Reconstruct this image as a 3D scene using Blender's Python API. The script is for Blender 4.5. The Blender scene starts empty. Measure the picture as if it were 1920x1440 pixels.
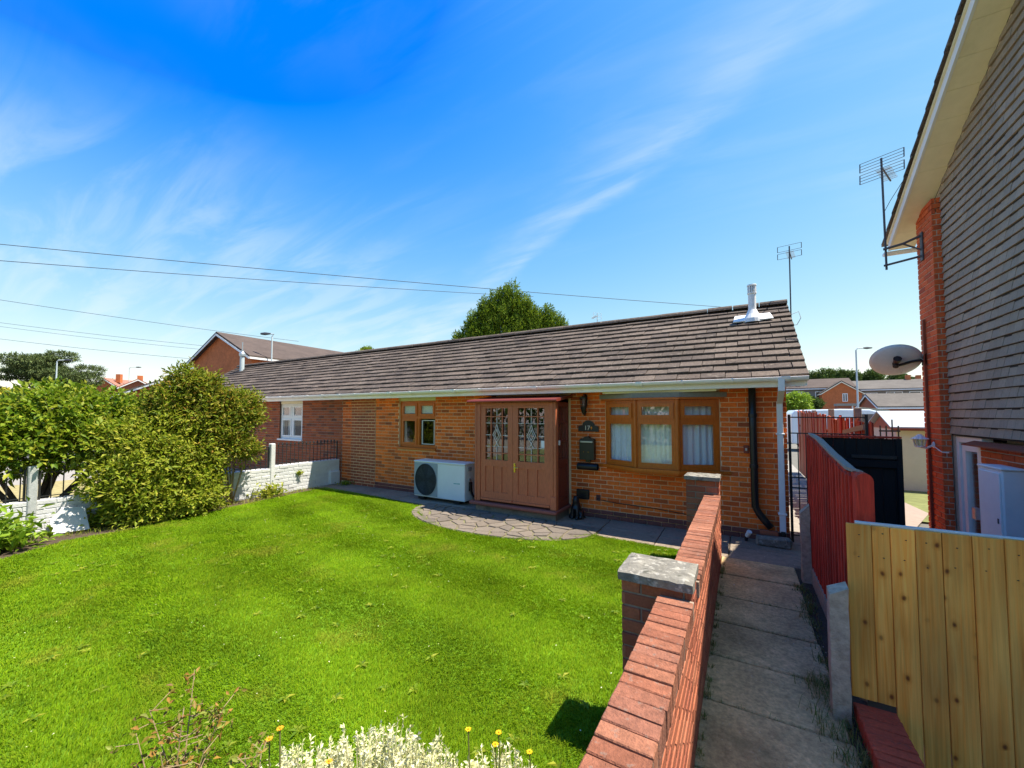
import bpy, bmesh, math, random
import numpy as np
from mathutils import Vector, Matrix
R = math.radians
rnd = random.Random(11)
nr = np.random.default_rng(5)
sc = bpy.context.scene
COL = sc.collection

# ------------------------------------------------------------------ camera
CAM = Vector((0.0, 0.0, 1.85))
FPX, CXP, CYP, PITCH, YAW = 739.0, 960.0, 745.0, math.atan(31 / 739.0), R(30.2)
cd = bpy.data.cameras.new('camera')
cd.lens = 36 * FPX / 1920
cd.sensor_width = 36
cd.shift_y = 25 / 1920
cd.clip_start = 0.05
cd.clip_end = 3000
cam = bpy.data.objects.new('camera', cd)
cam.location = CAM
cam.rotation_euler = (R(90) + PITCH, 0, YAW)
COL.objects.link(cam)
sc.camera = cam

# ------------------------------------------------------------------ sky, sun, exposure
SUN = Vector((0.41, 0.18, 1.0)).normalized()
SUN_EL, SUN_AZ = math.asin(SUN.z), math.atan2(SUN.x, SUN.y)
w = bpy.data.worlds.new('World')
sc.world = w
w.use_nodes = True
nt = w.node_tree
nt.nodes.clear()
def wn(t, **k):
    n = nt.nodes.new(t)
    for a, b in k.items():
        setattr(n, a, b)
    return n
wl = nt.links.new
sky = wn('ShaderNodeTexSky', sky_type='NISHITA', sun_disc=False, sun_elevation=SUN_EL, sun_rotation=SUN_AZ,
         air_density=1.0, dust_density=0.35, ozone_density=2.2, altitude=60)
# thin cirrus, laid out on a flat layer high above the place
tc = wn('ShaderNodeTexCoord')
sep = wn('ShaderNodeSeparateXYZ')
wl(tc.outputs['Generated'], sep.inputs[0])
def wm(op, a, b=None, clamp=False):
    n = wn('ShaderNodeMath', operation=op, use_clamp=clamp)
    for i, v in enumerate((a, b)):
        if v is None: continue
        if isinstance(v, (int, float)): n.inputs[i].default_value = v
        else: wl(v, n.inputs[i])
    return n.outputs[0]
den = wm('ADD', wm('MAXIMUM', sep.outputs[2], 0.0), 0.16)
px_ = wm('DIVIDE', sep.outputs[0], den)
py_ = wm('DIVIDE', sep.outputs[1], den)
cmb = wn('ShaderNodeCombineXYZ')
wl(px_, cmb.inputs[0]); wl(py_, cmb.inputs[1])
def cirrus(rot, sx, sy, scale, detail, rough, dist, off):
    mp = wn('ShaderNodeMapping')
    mp.inputs['Rotation'].default_value = (0, 0, rot)
    mp.inputs['Scale'].default_value = (sx, sy, 1)
    mp.inputs['Location'].default_value = off
    wl(cmb.outputs[0], mp.inputs[0])
    n = wn('ShaderNodeTexNoise')
    n.inputs['Scale'].default_value = scale
    n.inputs['Detail'].default_value = detail
    n.inputs['Roughness'].default_value = rough
    n.inputs['Distortion'].default_value = dist
    wl(mp.outputs[0], n.inputs['Vector'])
    return n.outputs['Fac']
def mr(v, a, b, c=0.0, d=1.0):
    n = wn('ShaderNodeMapRange', interpolation_type='SMOOTHSTEP')
    for i, x in enumerate((a, b, c, d)): n.inputs[i + 1].default_value = x
    wl(v, n.inputs[0])
    return n.outputs[0]
# grade of the clear sky: the same curve for every direction
EXPO, SKYK = 1.55, 0.13
ssp = wn('ShaderNodeSeparateColor'); wl(sky.outputs[0], ssp.inputs[0])
scb = wn('ShaderNodeCombineColor')
kk = 1.52 / (SKYK * 2 ** EXPO)
wl(wm('MULTIPLY', wm('POWER', wm('MAXIMUM', wm('SUBTRACT', ssp.outputs[0], 1.02), 0.0), 0.80), 0.255 * kk), scb.inputs[0])
wl(wm('ADD', wm('MULTIPLY', wm('POWER', wm('MAXIMUM', wm('SUBTRACT', ssp.outputs[1], 1.70), 0.0), 0.60), 0.255 * kk), 0.158 * kk), scb.inputs[1])
wl(wm('ADD', wm('MULTIPLY', ssp.outputs[2], 0.010 * kk), 0.635 * kk), scb.inputs[2])
f1 = cirrus(R(-30), 0.9, 3.6, 2.4, 9, 0.58, 0.6, (0.3, 1.4, 0))
f2 = cirrus(R(-62), 0.7, 3.0, 2.0, 9, 0.58, 0.7, (3.1, 0.2, 0))
f3 = cirrus(R(-35), 1, 1, 0.8, 3, 0.5, 0.0, (7.7, 2.5, 0))
wob = wm('MULTIPLY', wm('SUBTRACT', cirrus(0.0, 1, 1, 1.9, 4, 0.55, 0.0, (1.2, 4.4, 0)), 0.5), 0.34)
s1 = wm('ADD', wm('SUBTRACT', wm('ADD', wm('MULTIPLY', px_, 0.49), wm('MULTIPLY', py_, 0.87)), 0.915), wob)
up1 = mr(s1, 0.10, 0.0); lo1 = mr(s1, -0.22, 0.02)
band1 = wm('MULTIPLY', wm('MULTIPLY', up1, lo1), mr(f1, 0.30, 0.72, 0.15, 1.0))
veil = wm('MULTIPLY', mr(wm('ADD', wm('MULTIPLY', px_, -1.0), wm('MULTIPLY', wob, 1.6)), 1.05, 1.75), mr(f2, 0.38, 0.66, 0.10, 1.0))
thin = wm('MULTIPLY', mr(f2, 0.40, 0.75), mr(f3, 0.42, 0.66))
mask = wm('ADD', wm('ADD', wm('MULTIPLY', band1, 0.30), wm('MULTIPLY', veil, 0.28), True), wm('MULTIPLY', thin, 0.12), True)
mixc = wn('ShaderNodeMix', data_type='RGBA')
mixc.inputs['B'].default_value = (0.60 * kk, 0.67 * kk, 0.73 * kk, 1)
wl(mask, mixc.inputs['Factor']); wl(scb.outputs[0], mixc.inputs['A'])
bg = wn('ShaderNodeBackground')
bg.inputs['Strength'].default_value = SKYK
wl(mixc.outputs['Result'], bg.inputs['Color'])
wo = wn('ShaderNodeOutputWorld')
wl(bg.outputs[0], wo.inputs[0])

sd = bpy.data.lights.new('sun', 'SUN')
sd.energy = 3.55
sd.angle = R(0.5)
sd.color = (1.0, 0.93, 0.80)
so = bpy.data.objects.new('sun', sd)
so.rotation_euler = (-SUN).to_track_quat('-Z', 'Y').to_euler()
so.location = (5, 3, 20)
COL.objects.link(so)
sc.view_settings.view_transform = 'Standard'
sc.view_settings.look = 'None'
sc.view_settings.gamma = 1
sc.view_settings.exposure = EXPO
sc.view_settings.use_curve_mapping = False
sc.cycles.max_bounces = 10
sc.cycles.diffuse_bounces = 6
sc.cycles.transparent_max_bounces = 12
sc.cycles.use_denoising = True

# ------------------------------------------------------------------ view helpers (used to place and to choose pieces)
_f = Vector((-math.sin(YAW) * math.cos(PITCH), math.cos(YAW) * math.cos(PITCH), math.sin(PITCH)))
_r = Vector((math.cos(YAW), math.sin(YAW), 0))
_u = _r.cross(_f)
def at(x, y, t):
    return CAM + (_f + _r * ((x - CXP) / FPX) + _u * ((CYP - y) / FPX)) * t
def pix(p):
    d = Vector(p) - CAM
    z = d.dot(_f)
    if z < 0.05: return None
    return (CXP + FPX * d.dot(_r) / z, CYP - FPX * d.dot(_u) / z, z)
def inview(p, m=10):
    q = pix(p)
    return q is not None and -m < q[0] < 1920 + m and -m < q[1] < 1440 + m

# ------------------------------------------------------------------ materials
def srgb(r, g, b):
    return tuple(((c / 255) / 12.92 if c / 255 <= 0.04045 else ((c / 255 + 0.055) / 1.055) ** 2.4) for c in (r, g, b))
def pm(name, pal, rough=0.8, grain=0.25, gs=25.0, bump=0.25, bs=60.0, spec=0.3, spots=None, metal=0.0, coat=0.0,
       trans=0.0, big=0.0, bigs=0.8, stretch=None, spots2=None):
    m = bpy.data.materials.new(name)
    m.use_nodes = True
    t = m.node_tree
    N, K = t.nodes.new, t.links.new
    bs_ = t.nodes['Principled BSDF']
    bs_.inputs['Roughness'].default_value = rough
    bs_.inputs['Specular IOR Level'].default_value = spec
    bs_.inputs['Metallic'].default_value = metal
    bs_.inputs['Coat Weight'].default_value = coat
    geo = N('ShaderNodeNewGeometry')
    pos = geo.outputs['Position']
    if stretch:
        mp = N('ShaderNodeMapping')
        mp.inputs['Scale'].default_value = stretch
        K(pos, mp.inputs[0]); pos = mp.outputs[0]
    if not isinstance(pal, list): pal = [pal]
    if len(pal) > 1:
        oi = N('ShaderNodeObjectInfo')
        ad = N('ShaderNodeMath'); ad.operation = 'ADD'
        K(oi.outputs['Random'], ad.inputs[0]); K(geo.outputs['Random Per Island'], ad.inputs[1])
        fr = N('ShaderNodeMath'); fr.operation = 'FRACT'
        K(ad.outputs[0], fr.inputs[0])
        rp = N('ShaderNodeValToRGB')
        e = rp.color_ramp.elements
        while len(e) < len(pal): e.new(0.5)
        for i, c in enumerate(pal):
            e[i].position = i / (len(pal) - 1)
            e[i].color = (*c, 1)
        K(fr.outputs[0], rp.inputs[0])
        col = rp.outputs[0]
    else:
        rg = N('ShaderNodeRGB'); rg.outputs[0].default_value = (*pal[0], 1); col = rg.outputs[0]
    def noise(scale, det=4, ro=0.6):
        n = N('ShaderNodeTexNoise')
        n.inputs['Scale'].default_value = scale
        n.inputs['Detail'].default_value = det
        n.inputs['Roughness'].default_value = ro
        K(pos, n.inputs['Vector'])
        return n.outputs['Fac']
    def rng(v, a, b, c, d):
        n = N('ShaderNodeMapRange')
        for i, x in enumerate((a, b, c, d)): n.inputs[i + 1].default_value = x
        K(v, n.inputs[0]); return n.outputs[0]
    def mul(c, v):
        n = N('ShaderNodeVectorMath'); n.operation = 'SCALE'
        K(c, n.inputs[0]); K(v, n.inputs['Scale']); return n.outputs[0]
    if grain: col = mul(col, rng(noise(gs, 6, 0.65), 0.25, 0.75, 1 - grain, 1 + grain))
    if big: col = mul(col, rng(noise(bigs, 3, 0.5), 0.3, 0.7, 1 - big, 1 + big))
    for sp in (spots, spots2):
        if sp:
            c, s, lo, hi = sp[:4]
            mx = N('ShaderNodeMix'); mx.data_type = 'RGBA'
            K(rng(noise(s, 5, 0.6), lo, hi, 0, sp[4] if len(sp) > 4 else 1), mx.inputs['Factor'])
            K(col, mx.inputs['A']); mx.inputs['B'].default_value = (*c, 1)
            col = mx.outputs['Result']
    K(col, bs_.inputs['Base Color'])
    if bump:
        b = N('ShaderNodeBump')
        b.inputs['Strength'].default_value = bump
        b.inputs['Distance'].default_value = 0.01
        K(noise(bs, 5, 0.6), b.inputs['Height']); K(b.outputs[0], bs_.inputs['Normal'])
    if trans:
        tr = N('ShaderNodeBsdfTranslucent')
        K(col, tr.inputs['Color'])
        mx = N('ShaderNodeMixShader'); mx.inputs[0].default_value = trans
        K(bs_.outputs[0], mx.inputs[1]); K(tr.outputs[0], mx.inputs[2])
        K(mx.outputs[0], t.nodes['Material Output'].inputs['Surface'])
    return m
def glass(name, tint=(0.96, 0.98, 0.98), refl=1.0, rough=0.01):
    m = bpy.data.materials.new(name)
    m.use_nodes = True
    t = m.node_tree
    t.nodes.clear()
    N, K = t.nodes.new, t.links.new
    o = N('ShaderNodeOutputMaterial')
    tr = N('ShaderNodeBsdfTransparent'); tr.inputs[0].default_value = (*tint, 1)
    gl = N('ShaderNodeBsdfGlossy'); gl.inputs['Roughness'].default_value = rough
    gl.inputs['Color'].default_value = (refl, refl, refl, 1)
    lw_ = N('ShaderNodeLayerWeight'); lw_.inputs[0].default_value = .5
    pw = N('ShaderNodeMath'); pw.operation = 'POWER'; pw.inputs[1].default_value = 4
    K(lw_.outputs['Facing'], pw.inputs[0])
    mp = N('ShaderNodeMath'); mp.operation = 'MULTIPLY_ADD'; mp.inputs[1].default_value = .9; mp.inputs[2].default_value = .07
    K(pw.outputs[0], mp.inputs[0])
    mx = N('ShaderNodeMixShader')
    K(mp.outputs[0], mx.inputs[0]); K(tr.outputs[0], mx.inputs[1]); K(gl.outputs[0], mx.inputs[2])
    K(mx.outputs[0], o.inputs[0])
    return m

M = {}
M['brick'] = pm('orange_brick', [(.80, .152, .020), (.86, .178, .026), (.74, .132, .019), (.83, .162, .022), (.56, .10, .02), (.80, .15, .02), (.33, .072, .024)], .85, .24, 45, .35, 130, big=.16, bigs=.9)
M['brick_l'] = pm('pale_orange_brick', [(.82, .165, .018), (.88, .195, .024), (.77, .145, .017), (.84, .175, .02), (.30, .07, .022), (.82, .165, .018), (.50, .10, .02)], .85, .22, 45, .35, 130, big=.16, bigs=.9)
M['brick_n'] = pm('red_brown_brick', [(.34, .085, .032), (.40, .105, .038), (.29, .07, .03), (.36, .09, .034), (.15, .05, .03), (.46, .13, .042)], .85, .22, 45, .35, 130, big=.15)
M['brick_stack'] = pm('dark_red_brick', [(.38, .095, .035), (.33, .08, .032), (.42, .11, .04), (.23, .065, .032)], .85, .22, 45, .35, 130)
M['brick_mix'] = pm('mixed_brick', [(.72, .135, .017), (.45, .095, .022), (.78, .155, .018), (.36, .08, .024), (.66, .125, .018), (.25, .06, .022)], .85, .22, 45, .35, 130)
M['brick_plinth'] = pm('maroon_plinth_brick', [(.19, .06, .045), (.23, .07, .05), (.14, .05, .04)], .7, .22, 45, .3, 130)
M['mortar'] = pm('mortar', (.84, .53, .29), .95, .2, 30, .4, 150, big=.15)
M['mortar_w'] = pm('pale_mortar', (.52, .42, .32), .95, .2, 30, .4, 150)
M['mortar_d'] = pm('dark_mortar', (.30, .235, .18), .95, .25, 30, .4, 150, spots=((.06, .07, .03), 12, .6, .7, .5))
M['brick_g'] = pm('garden_red_brick', [(.33, .095, .05), (.38, .12, .06), (.28, .08, .044), (.35, .11, .058), (.42, .15, .08)], .85, .25, 60, .5, 160, spots=((.5, .42, .35), 26, .68, .76, .35))
M['coping'] = pm('weathered_coping_brick', [(.265, .092, .050), (.295, .115, .064), (.215, .075, .042), (.275, .102, .056), (.235, .094, .058), (.32, .13, .074)], .9, .34, 42, .9, 110, big=.2, bigs=5,
                 spots=((.46, .36, .29), 30, .60, .72, .55), spots2=((.09, .05, .035), 30, .62, .72, .7))
M['brick_r'] = pm('house_red_brick', [(.58, .105, .03), (.66, .13, .036), (.50, .085, .028), (.62, .115, .032), (.38, .07, .028), (.72, .155, .042)], .85, .22, 50, .35, 140)
M['brick_low'] = pm('deep_red_brick', [(.44, .075, .036), (.50, .09, .042), (.38, .066, .034)], .85, .25, 55, .5, 140, spots=((.10, .06, .05), 20, .6, .72, .7))
M['slate'] = pm('grey_tile_hanging', [(.325, .262, .195), (.355, .285, .21), (.29, .238, .18), (.33, .266, .198), (.305, .255, .20), (.37, .295, .215)], .8, .14, 35, .3, 120, big=.10, bigs=1.2, spots=((.25, .23, .18), 14, .64, .76, .4))
M['slate_gap'] = pm('tile_batten_dark', (.04, .037, .035), .95, .1)
M['tile'] = pm('concrete_roof_tile', [(.092, .068, .054), (.115, .087, .069), (.073, .055, .046), (.102, .077, .062), (.13, .10, .08)], .9, .35, 22, .7, 90, big=.28, bigs=.9,
               spots=((.26, .215, .17), 15, .57, .72, .65), spots2=((.022, .014, .008), 21, .62, .69, .9))
M['tile_dark'] = pm('roof_underlay', (.03, .028, .026), .95, .1)
M['white'] = pm('white_upvc', (.90, .85, .83), .35, .05, 8, .03, 30, .5, spots=((.55, .53, .44), 3, .62, .8, .35))
M['whitep'] = pm('white_paint', (.80, .80, .79), .5, .05, 8, .03, 30, .4)
M['cream'] = pm('cream_soffit', (.90, .82, .60), .6, .06, 6, .05, 30, spots=((.52, .46, .26), 2.0, .55, .8, .4))
M['creamboard'] = pm('cream_board', (.72, .66, .40), .6, .08, 6, .05)
M['oak'] = pm('golden_oak_frame', [(.56, .125, .009), (.60, .138, .011)], .38, .22, 9, .06, 40, .5, stretch=(6, 6, 1))
M['porchwood'] = pm('brown_painted_wood', (.50, .142, .062), .5, .22, 20, .10, 60, .4, stretch=(3, 3, .6))
M['porchred'] = pm('maroon_painted_wood', (.20, .035, .022), .45, .12, 20, .10, 60, .45)
M['porchstep'] = pm('red_painted_step', (.27, .085, .06), .55, .12, 20, .10, 60, .4)
M['black'] = pm('black_plastic', (.012, .012, .013), .38, .1, 20, .05, 60, .5)
M['iron'] = pm('black_iron', (.018, .018, .018), .5, .2, 30, .2, 100, .5, spots=((.09, .04, .02), 30, .64, .72, .6))
M['blackwood'] = pm('black_stained_wood', (.016, .014, .013), .75, .2, 14, .3, 40, stretch=(4, 4, .5))
M['brass'] = pm('brass', (.75, .55, .12), .25, .05, metal=1.0)
M['steel'] = pm('galvanised_steel', (.48, .50, .51), .4, .12, 25, .05, metal=.8)
M['mast'] = pm('dark_grey_metal', (.09, .09, .10), .5, .15, 25, .1, metal=.5)
M['lamp_grey'] = pm('pale_grey_column', (.50, .56, .58), .5, .06)
M['acw'] = pm('pale_grey_enamel', (.74, .76, .73), .4, .03, 5, .02, 30, .5)
M['acg'] = pm('mid_grey_grille', (.33, .36, .37), .5, .05)
M['acd'] = pm('dark_fan', (.035, .042, .05), .5, .1)
M['teal'] = pm('teal_print', (.05, .35, .33), .5, 0)
M['conc'] = pm('weathered_concrete', (.19, .175, .145), .95, .4, 18, .9, 60, big=.2, bigs=4, spots=((.42, .39, .33), 22, .54, .64, .75), spots2=((.07, .07, .05), 15, .58, .68, .8))
M['concpost'] = pm('grey_concrete_post', (.42, .36, .25), .95, .35, 24, .8, 80, spots=((.42, .41, .40), 40, .64, .72, .6), spots2=((.09, .10, .06), 9, .6, .74, .5))
M['slab'] = pm('path_concrete', [(.54, .385, .195), (.57, .405, .205), (.505, .365, .19)], .95, .45, 38, 1.0, 90, big=.28, bigs=2.2, spots=((.60, .50, .38), 55, .64, .70, .6), spots2=((.24, .20, .10), 6, .54, .70, .6))
M['patio'] = pm('patio_concrete', [(.25, .195, .145), (.28, .22, .165)], .95, .25, 20, .5, 70, big=.2, spots=((.09, .085, .06), 6, .56, .7, .6))
M['stone'] = pm('crazy_paving_stone', [(.155, .125, .098), (.18, .147, .115), (.13, .108, .088), (.195, .16, .126), (.158, .126, .096)], .9, .2, 22, .5, 60, big=.12, spots=((.17, .15, .12), 12, .6, .74, .5))
M['joint'] = pm('mossy_joint', (.17, .14, .09), .95, .35, 20, .6, 90, spots=((.16, .18, .05), 7, .5, .62, .8))
M['soil'] = pm('soil', (.075, .052, .035), .98, .4, 25, .8, 60)
M['lawn'] = pm('lawn_sheet', (.115, .225, .006), .95, .35, 12, .5, 60, big=.2)
M['ground'] = pm('ground_sheet', (.15, .14, .12), .95, .2, 3, .3, 20, big=.15, bigs=.2)
M['grassfar'] = pm('far_grass', (.16, .175, .06), .95, .3, 6, .5, 40, big=.2, bigs=.6)
M['asphalt'] = pm('asphalt', (.075, .075, .078), .95, .25, 40, .5, 150)
M['paleslab'] = pm('pale_paving', (.28, .255, .225), .95, .2, 8, .3, 60)
M['pinkpath'] = pm('pink_path', (.30, .235, .195), .95, .15, 10, .3, 60)
M['dryg'] = pm('dry_grass', (.30, .25, .11), .95, .35, 10, .5, 50)
M['whitewall'] = pm('white_masonry_paint', [(.60, .60, .59), (.64, .64, .63), (.56, .56, .56)], .8, .07, 10, .6, 70, spots=((.36, .34, .30), 13, .66, .74, .7), spots2=((.45, .42, .36), 3.5, .6, .75, .4))
M['redwood'] = pm('red_stained_board', [(.52, .045, .022), (.60, .06, .03), (.40, .036, .018), (.55, .055, .026), (.48, .062, .034)], .75, .42, 14, .6, 60, .3, stretch=(5, 5, .35), spots=((.12, .025, .015), 9, .56, .68, .7), spots2=((.50, .16, .10), 13, .64, .72, .5))
M['redworn'] = pm('orange_red_board', [(.40, .085, .03), (.46, .11, .035), (.33, .06, .025)], .7, .3, 16, .4, 60, .35, stretch=(4, 4, .4))
M['greywood'] = pm('weathered_grey_wood', (.33, .30, .25), .9, .3, 18, .5, 60, stretch=(4, 4, 1))
M['cedar'] = pm('brown_metal', (.25, .06, .03), .6, .1)
M['curtain'] = pm('pale_blue_curtain', (.86, .86, .88), .85, .05, 20, .05, 60)
M['net'] = pm('cream_net_curtain', (.88, .86, .74), .85, .12, 30, .05, 60)
M['dark'] = pm('dark_room', (.03, .03, .03), .9, .1)
M['room'] = pm('room_wall', (.22, .20, .16), .9, .1)
M['glass'] = glass('window_glass')
M['lampglass'] = glass('lantern_glass', (.7, .75, .72), .9, .15)
M['leadlight'] = pm('lead_came', (.75, .66, .58), .5, .1)
M['cable'] = pm('overhead_cable', (.10, .13, .16), .7, 0, bump=0)
M['orange'] = pm('orange_enamel', (.80, .30, .04), .5, 0)
M['cedarwood'] = pm('tree_bark', (.10, .075, .05), .95, .3, 20, .7, 40, stretch=(3, 3, .6))
M['twig'] = pm('pale_twig', (.28, .20, .11), .9, .2)
def pine_mat():
    m = bpy.data.materials.new('new_pine_board')
    m.use_nodes = True
    t = m.node_tree
    N, K = t.nodes.new, t.links.new
    b = t.nodes['Principled BSDF']
    b.inputs['Roughness'].default_value = .6
    b.inputs['Specular IOR Level'].default_value = .35
    geo = N('ShaderNodeNewGeometry')
    oi = N('ShaderNodeObjectInfo')
    off = N('ShaderNodeVectorMath'); off.operation = 'SCALE'
    cb = N('ShaderNodeCombineXYZ')
    K(oi.outputs['Random'], cb.inputs[2]); K(oi.outputs['Random'], cb.inputs[0])
    K(cb.outputs[0], off.inputs[0]); off.inputs['Scale'].default_value = 7.3
    ad = N('ShaderNodeVectorMath'); ad.operation = 'ADD'
    K(geo.outputs['Position'], ad.inputs[0]); K(off.outputs[0], ad.inputs[1])
    # long grain, a soft figure along the board, and small dark knots with a halo
    def nz(sc, det, ro, dist=0.0):
        mp = N('ShaderNodeMapping'); mp.inputs['Scale'].default_value = sc
        K(ad.outputs[0], mp.inputs[0])
        n = N('ShaderNodeTexNoise'); n.inputs['Scale'].default_value = 1.0; n.inputs['Detail'].default_value = det
        n.inputs['Roughness'].default_value = ro; n.inputs['Distortion'].default_value = dist
        K(mp.outputs[0], n.inputs['Vector'])
        return n.outputs['Fac']
    fine = nz((70, 70, 1.6), 6, .7)
    fig = nz((20, 20, .75), 4, .6, 1.8)
    big = nz((3.5, 3.5, 1.3), 2, .5)
    sx_ = N('ShaderNodeSeparateXYZ'); K(ad.outputs[0], sx_.inputs[0])
    c2_ = N('ShaderNodeCombineXYZ'); K(sx_.outputs[0], c2_.inputs[0]); K(sx_.outputs[2], c2_.inputs[1])
    mk = N('ShaderNodeMapping'); mk.inputs['Scale'].default_value = (7.5, 5.0, 1)
    K(c2_.outputs[0], mk.inputs[0])
    nzv = N('ShaderNodeTexNoise'); nzv.inputs['Scale'].default_value = 14; K(ad.outputs[0], nzv.inputs['Vector'])
    wv_ = N('ShaderNodeVectorMath'); wv_.operation = 'MULTIPLY_ADD'; wv_.inputs[1].default_value = (.10, .10, 0)
    K(nzv.outputs['Color'], wv_.inputs[0]); K(mk.outputs[0], wv_.inputs[2])
    vo = N('ShaderNodeTexVoronoi'); vo.voronoi_dimensions = '2D'; vo.inputs['Scale'].default_value = 1.0; vo.inputs['Randomness'].default_value = 1.0
    K(wv_.outputs[0], vo.inputs['Vector'])
    rp = N('ShaderNodeValToRGB')
    e = rp.color_ramp.elements
    e[0].position = .32; e[0].color = (.92, .33, .035, 1); e[1].position = .68; e[1].color = (1.0, .53, .105, 1)
    K(fig, rp.inputs[0])
    def mulc(c, v, lo, hi, a=.3, b_=.7):
        r = N('ShaderNodeMapRange'); r.inputs[1].default_value = a; r.inputs[2].default_value = b_; r.inputs[3].default_value = lo; r.inputs[4].default_value = hi
        K(v, r.inputs[0])
        q = N('ShaderNodeVectorMath'); q.operation = 'SCALE'
        K(c, q.inputs[0]); K(r.outputs[0], q.inputs['Scale'])
        return q.outputs[0]
    col = mulc(mulc(rp.outputs[0], fine, .80, 1.15), big, .72, 1.18)
    kr = N('ShaderNodeValToRGB')
    e = kr.color_ramp.elements
    e[0].position = .035; e[0].color = (.14, .06, .03, 1)
    e[1].position = .20; e[1].color = (1, 1, 1, 1)
    e2 = e.new(.06); e2.color = (.5, .34, .2, 1)
    e3 = e.new(.095); e3.color = (.86, .78, .66, 1)
    K(vo.outputs['Distance'], kr.inputs[0])
    mx = N('ShaderNodeMix'); mx.data_type = 'RGBA'; mx.blend_type = 'MULTIPLY'
    sk = N('ShaderNodeSeparateColor'); K(vo.outputs['Color'], sk.inputs[0])
    kf = N('ShaderNodeMapRange'); kf.inputs[1].default_value = .42; kf.inputs[2].default_value = .85; kf.inputs[3].default_value = 0; kf.inputs[4].default_value = .9
    K(sk.outputs[0], kf.inputs[0]); K(kf.outputs[0], mx.inputs['Factor'])
    K(col, mx.inputs['A']); K(kr.outputs[0], mx.inputs['B'])
    hs = N('ShaderNodeHueSaturation')
    vr = N('ShaderNodeMapRange'); vr.inputs[3].default_value = .84; vr.inputs[4].default_value = 1.12
    K(oi.outputs['Random'], vr.inputs[0]); K(vr.outputs[0], hs.inputs['Value'])
    K(mx.outputs['Result'], hs.inputs['Color'])
    K(hs.outputs[0], b.inputs['Base Color'])
    bp = N('ShaderNodeBump'); bp.inputs['Strength'].default_value = .2; bp.inputs['Distance'].default_value = .01
    K(fine, bp.inputs['Height']); K(bp.outputs[0], b.inputs['Normal'])
    return m
M['pine'] = pine_mat()

# ------------------------------------------------------------------ objects, parts, labels
WLD = {}
def world_of(o):
    return WLD.get(o.name, Matrix.Identity(4))
def link(o, parent=None, mat=None):
    """link an object whose own matrix is its place in the world, and hang it under parent"""
    COL.objects.link(o)
    WLD[o.name] = o.matrix_basis.copy()
    if parent is not None:
        o.parent = parent
        o.matrix_parent_inverse = world_of(parent).inverted()
    if mat is not None and o.data is not None and not o.data.materials:
        o.data.materials.append(mat)
    return o
def tag(o, label=None, cat=None, group=None, kind=None):
    for k, v in (('label', label), ('category', cat), ('group', group), ('kind', kind)):
        if v: o[k] = v
    return o
def thing(name, label, cat, loc=(0, 0, 0), group=None):
    o = bpy.data.objects.new(name, None)
    o.empty_display_size = .2
    o.location = loc
    o.matrix_basis = Matrix.Translation(loc)
    link(o)
    return tag(o, label, cat, group)

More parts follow.
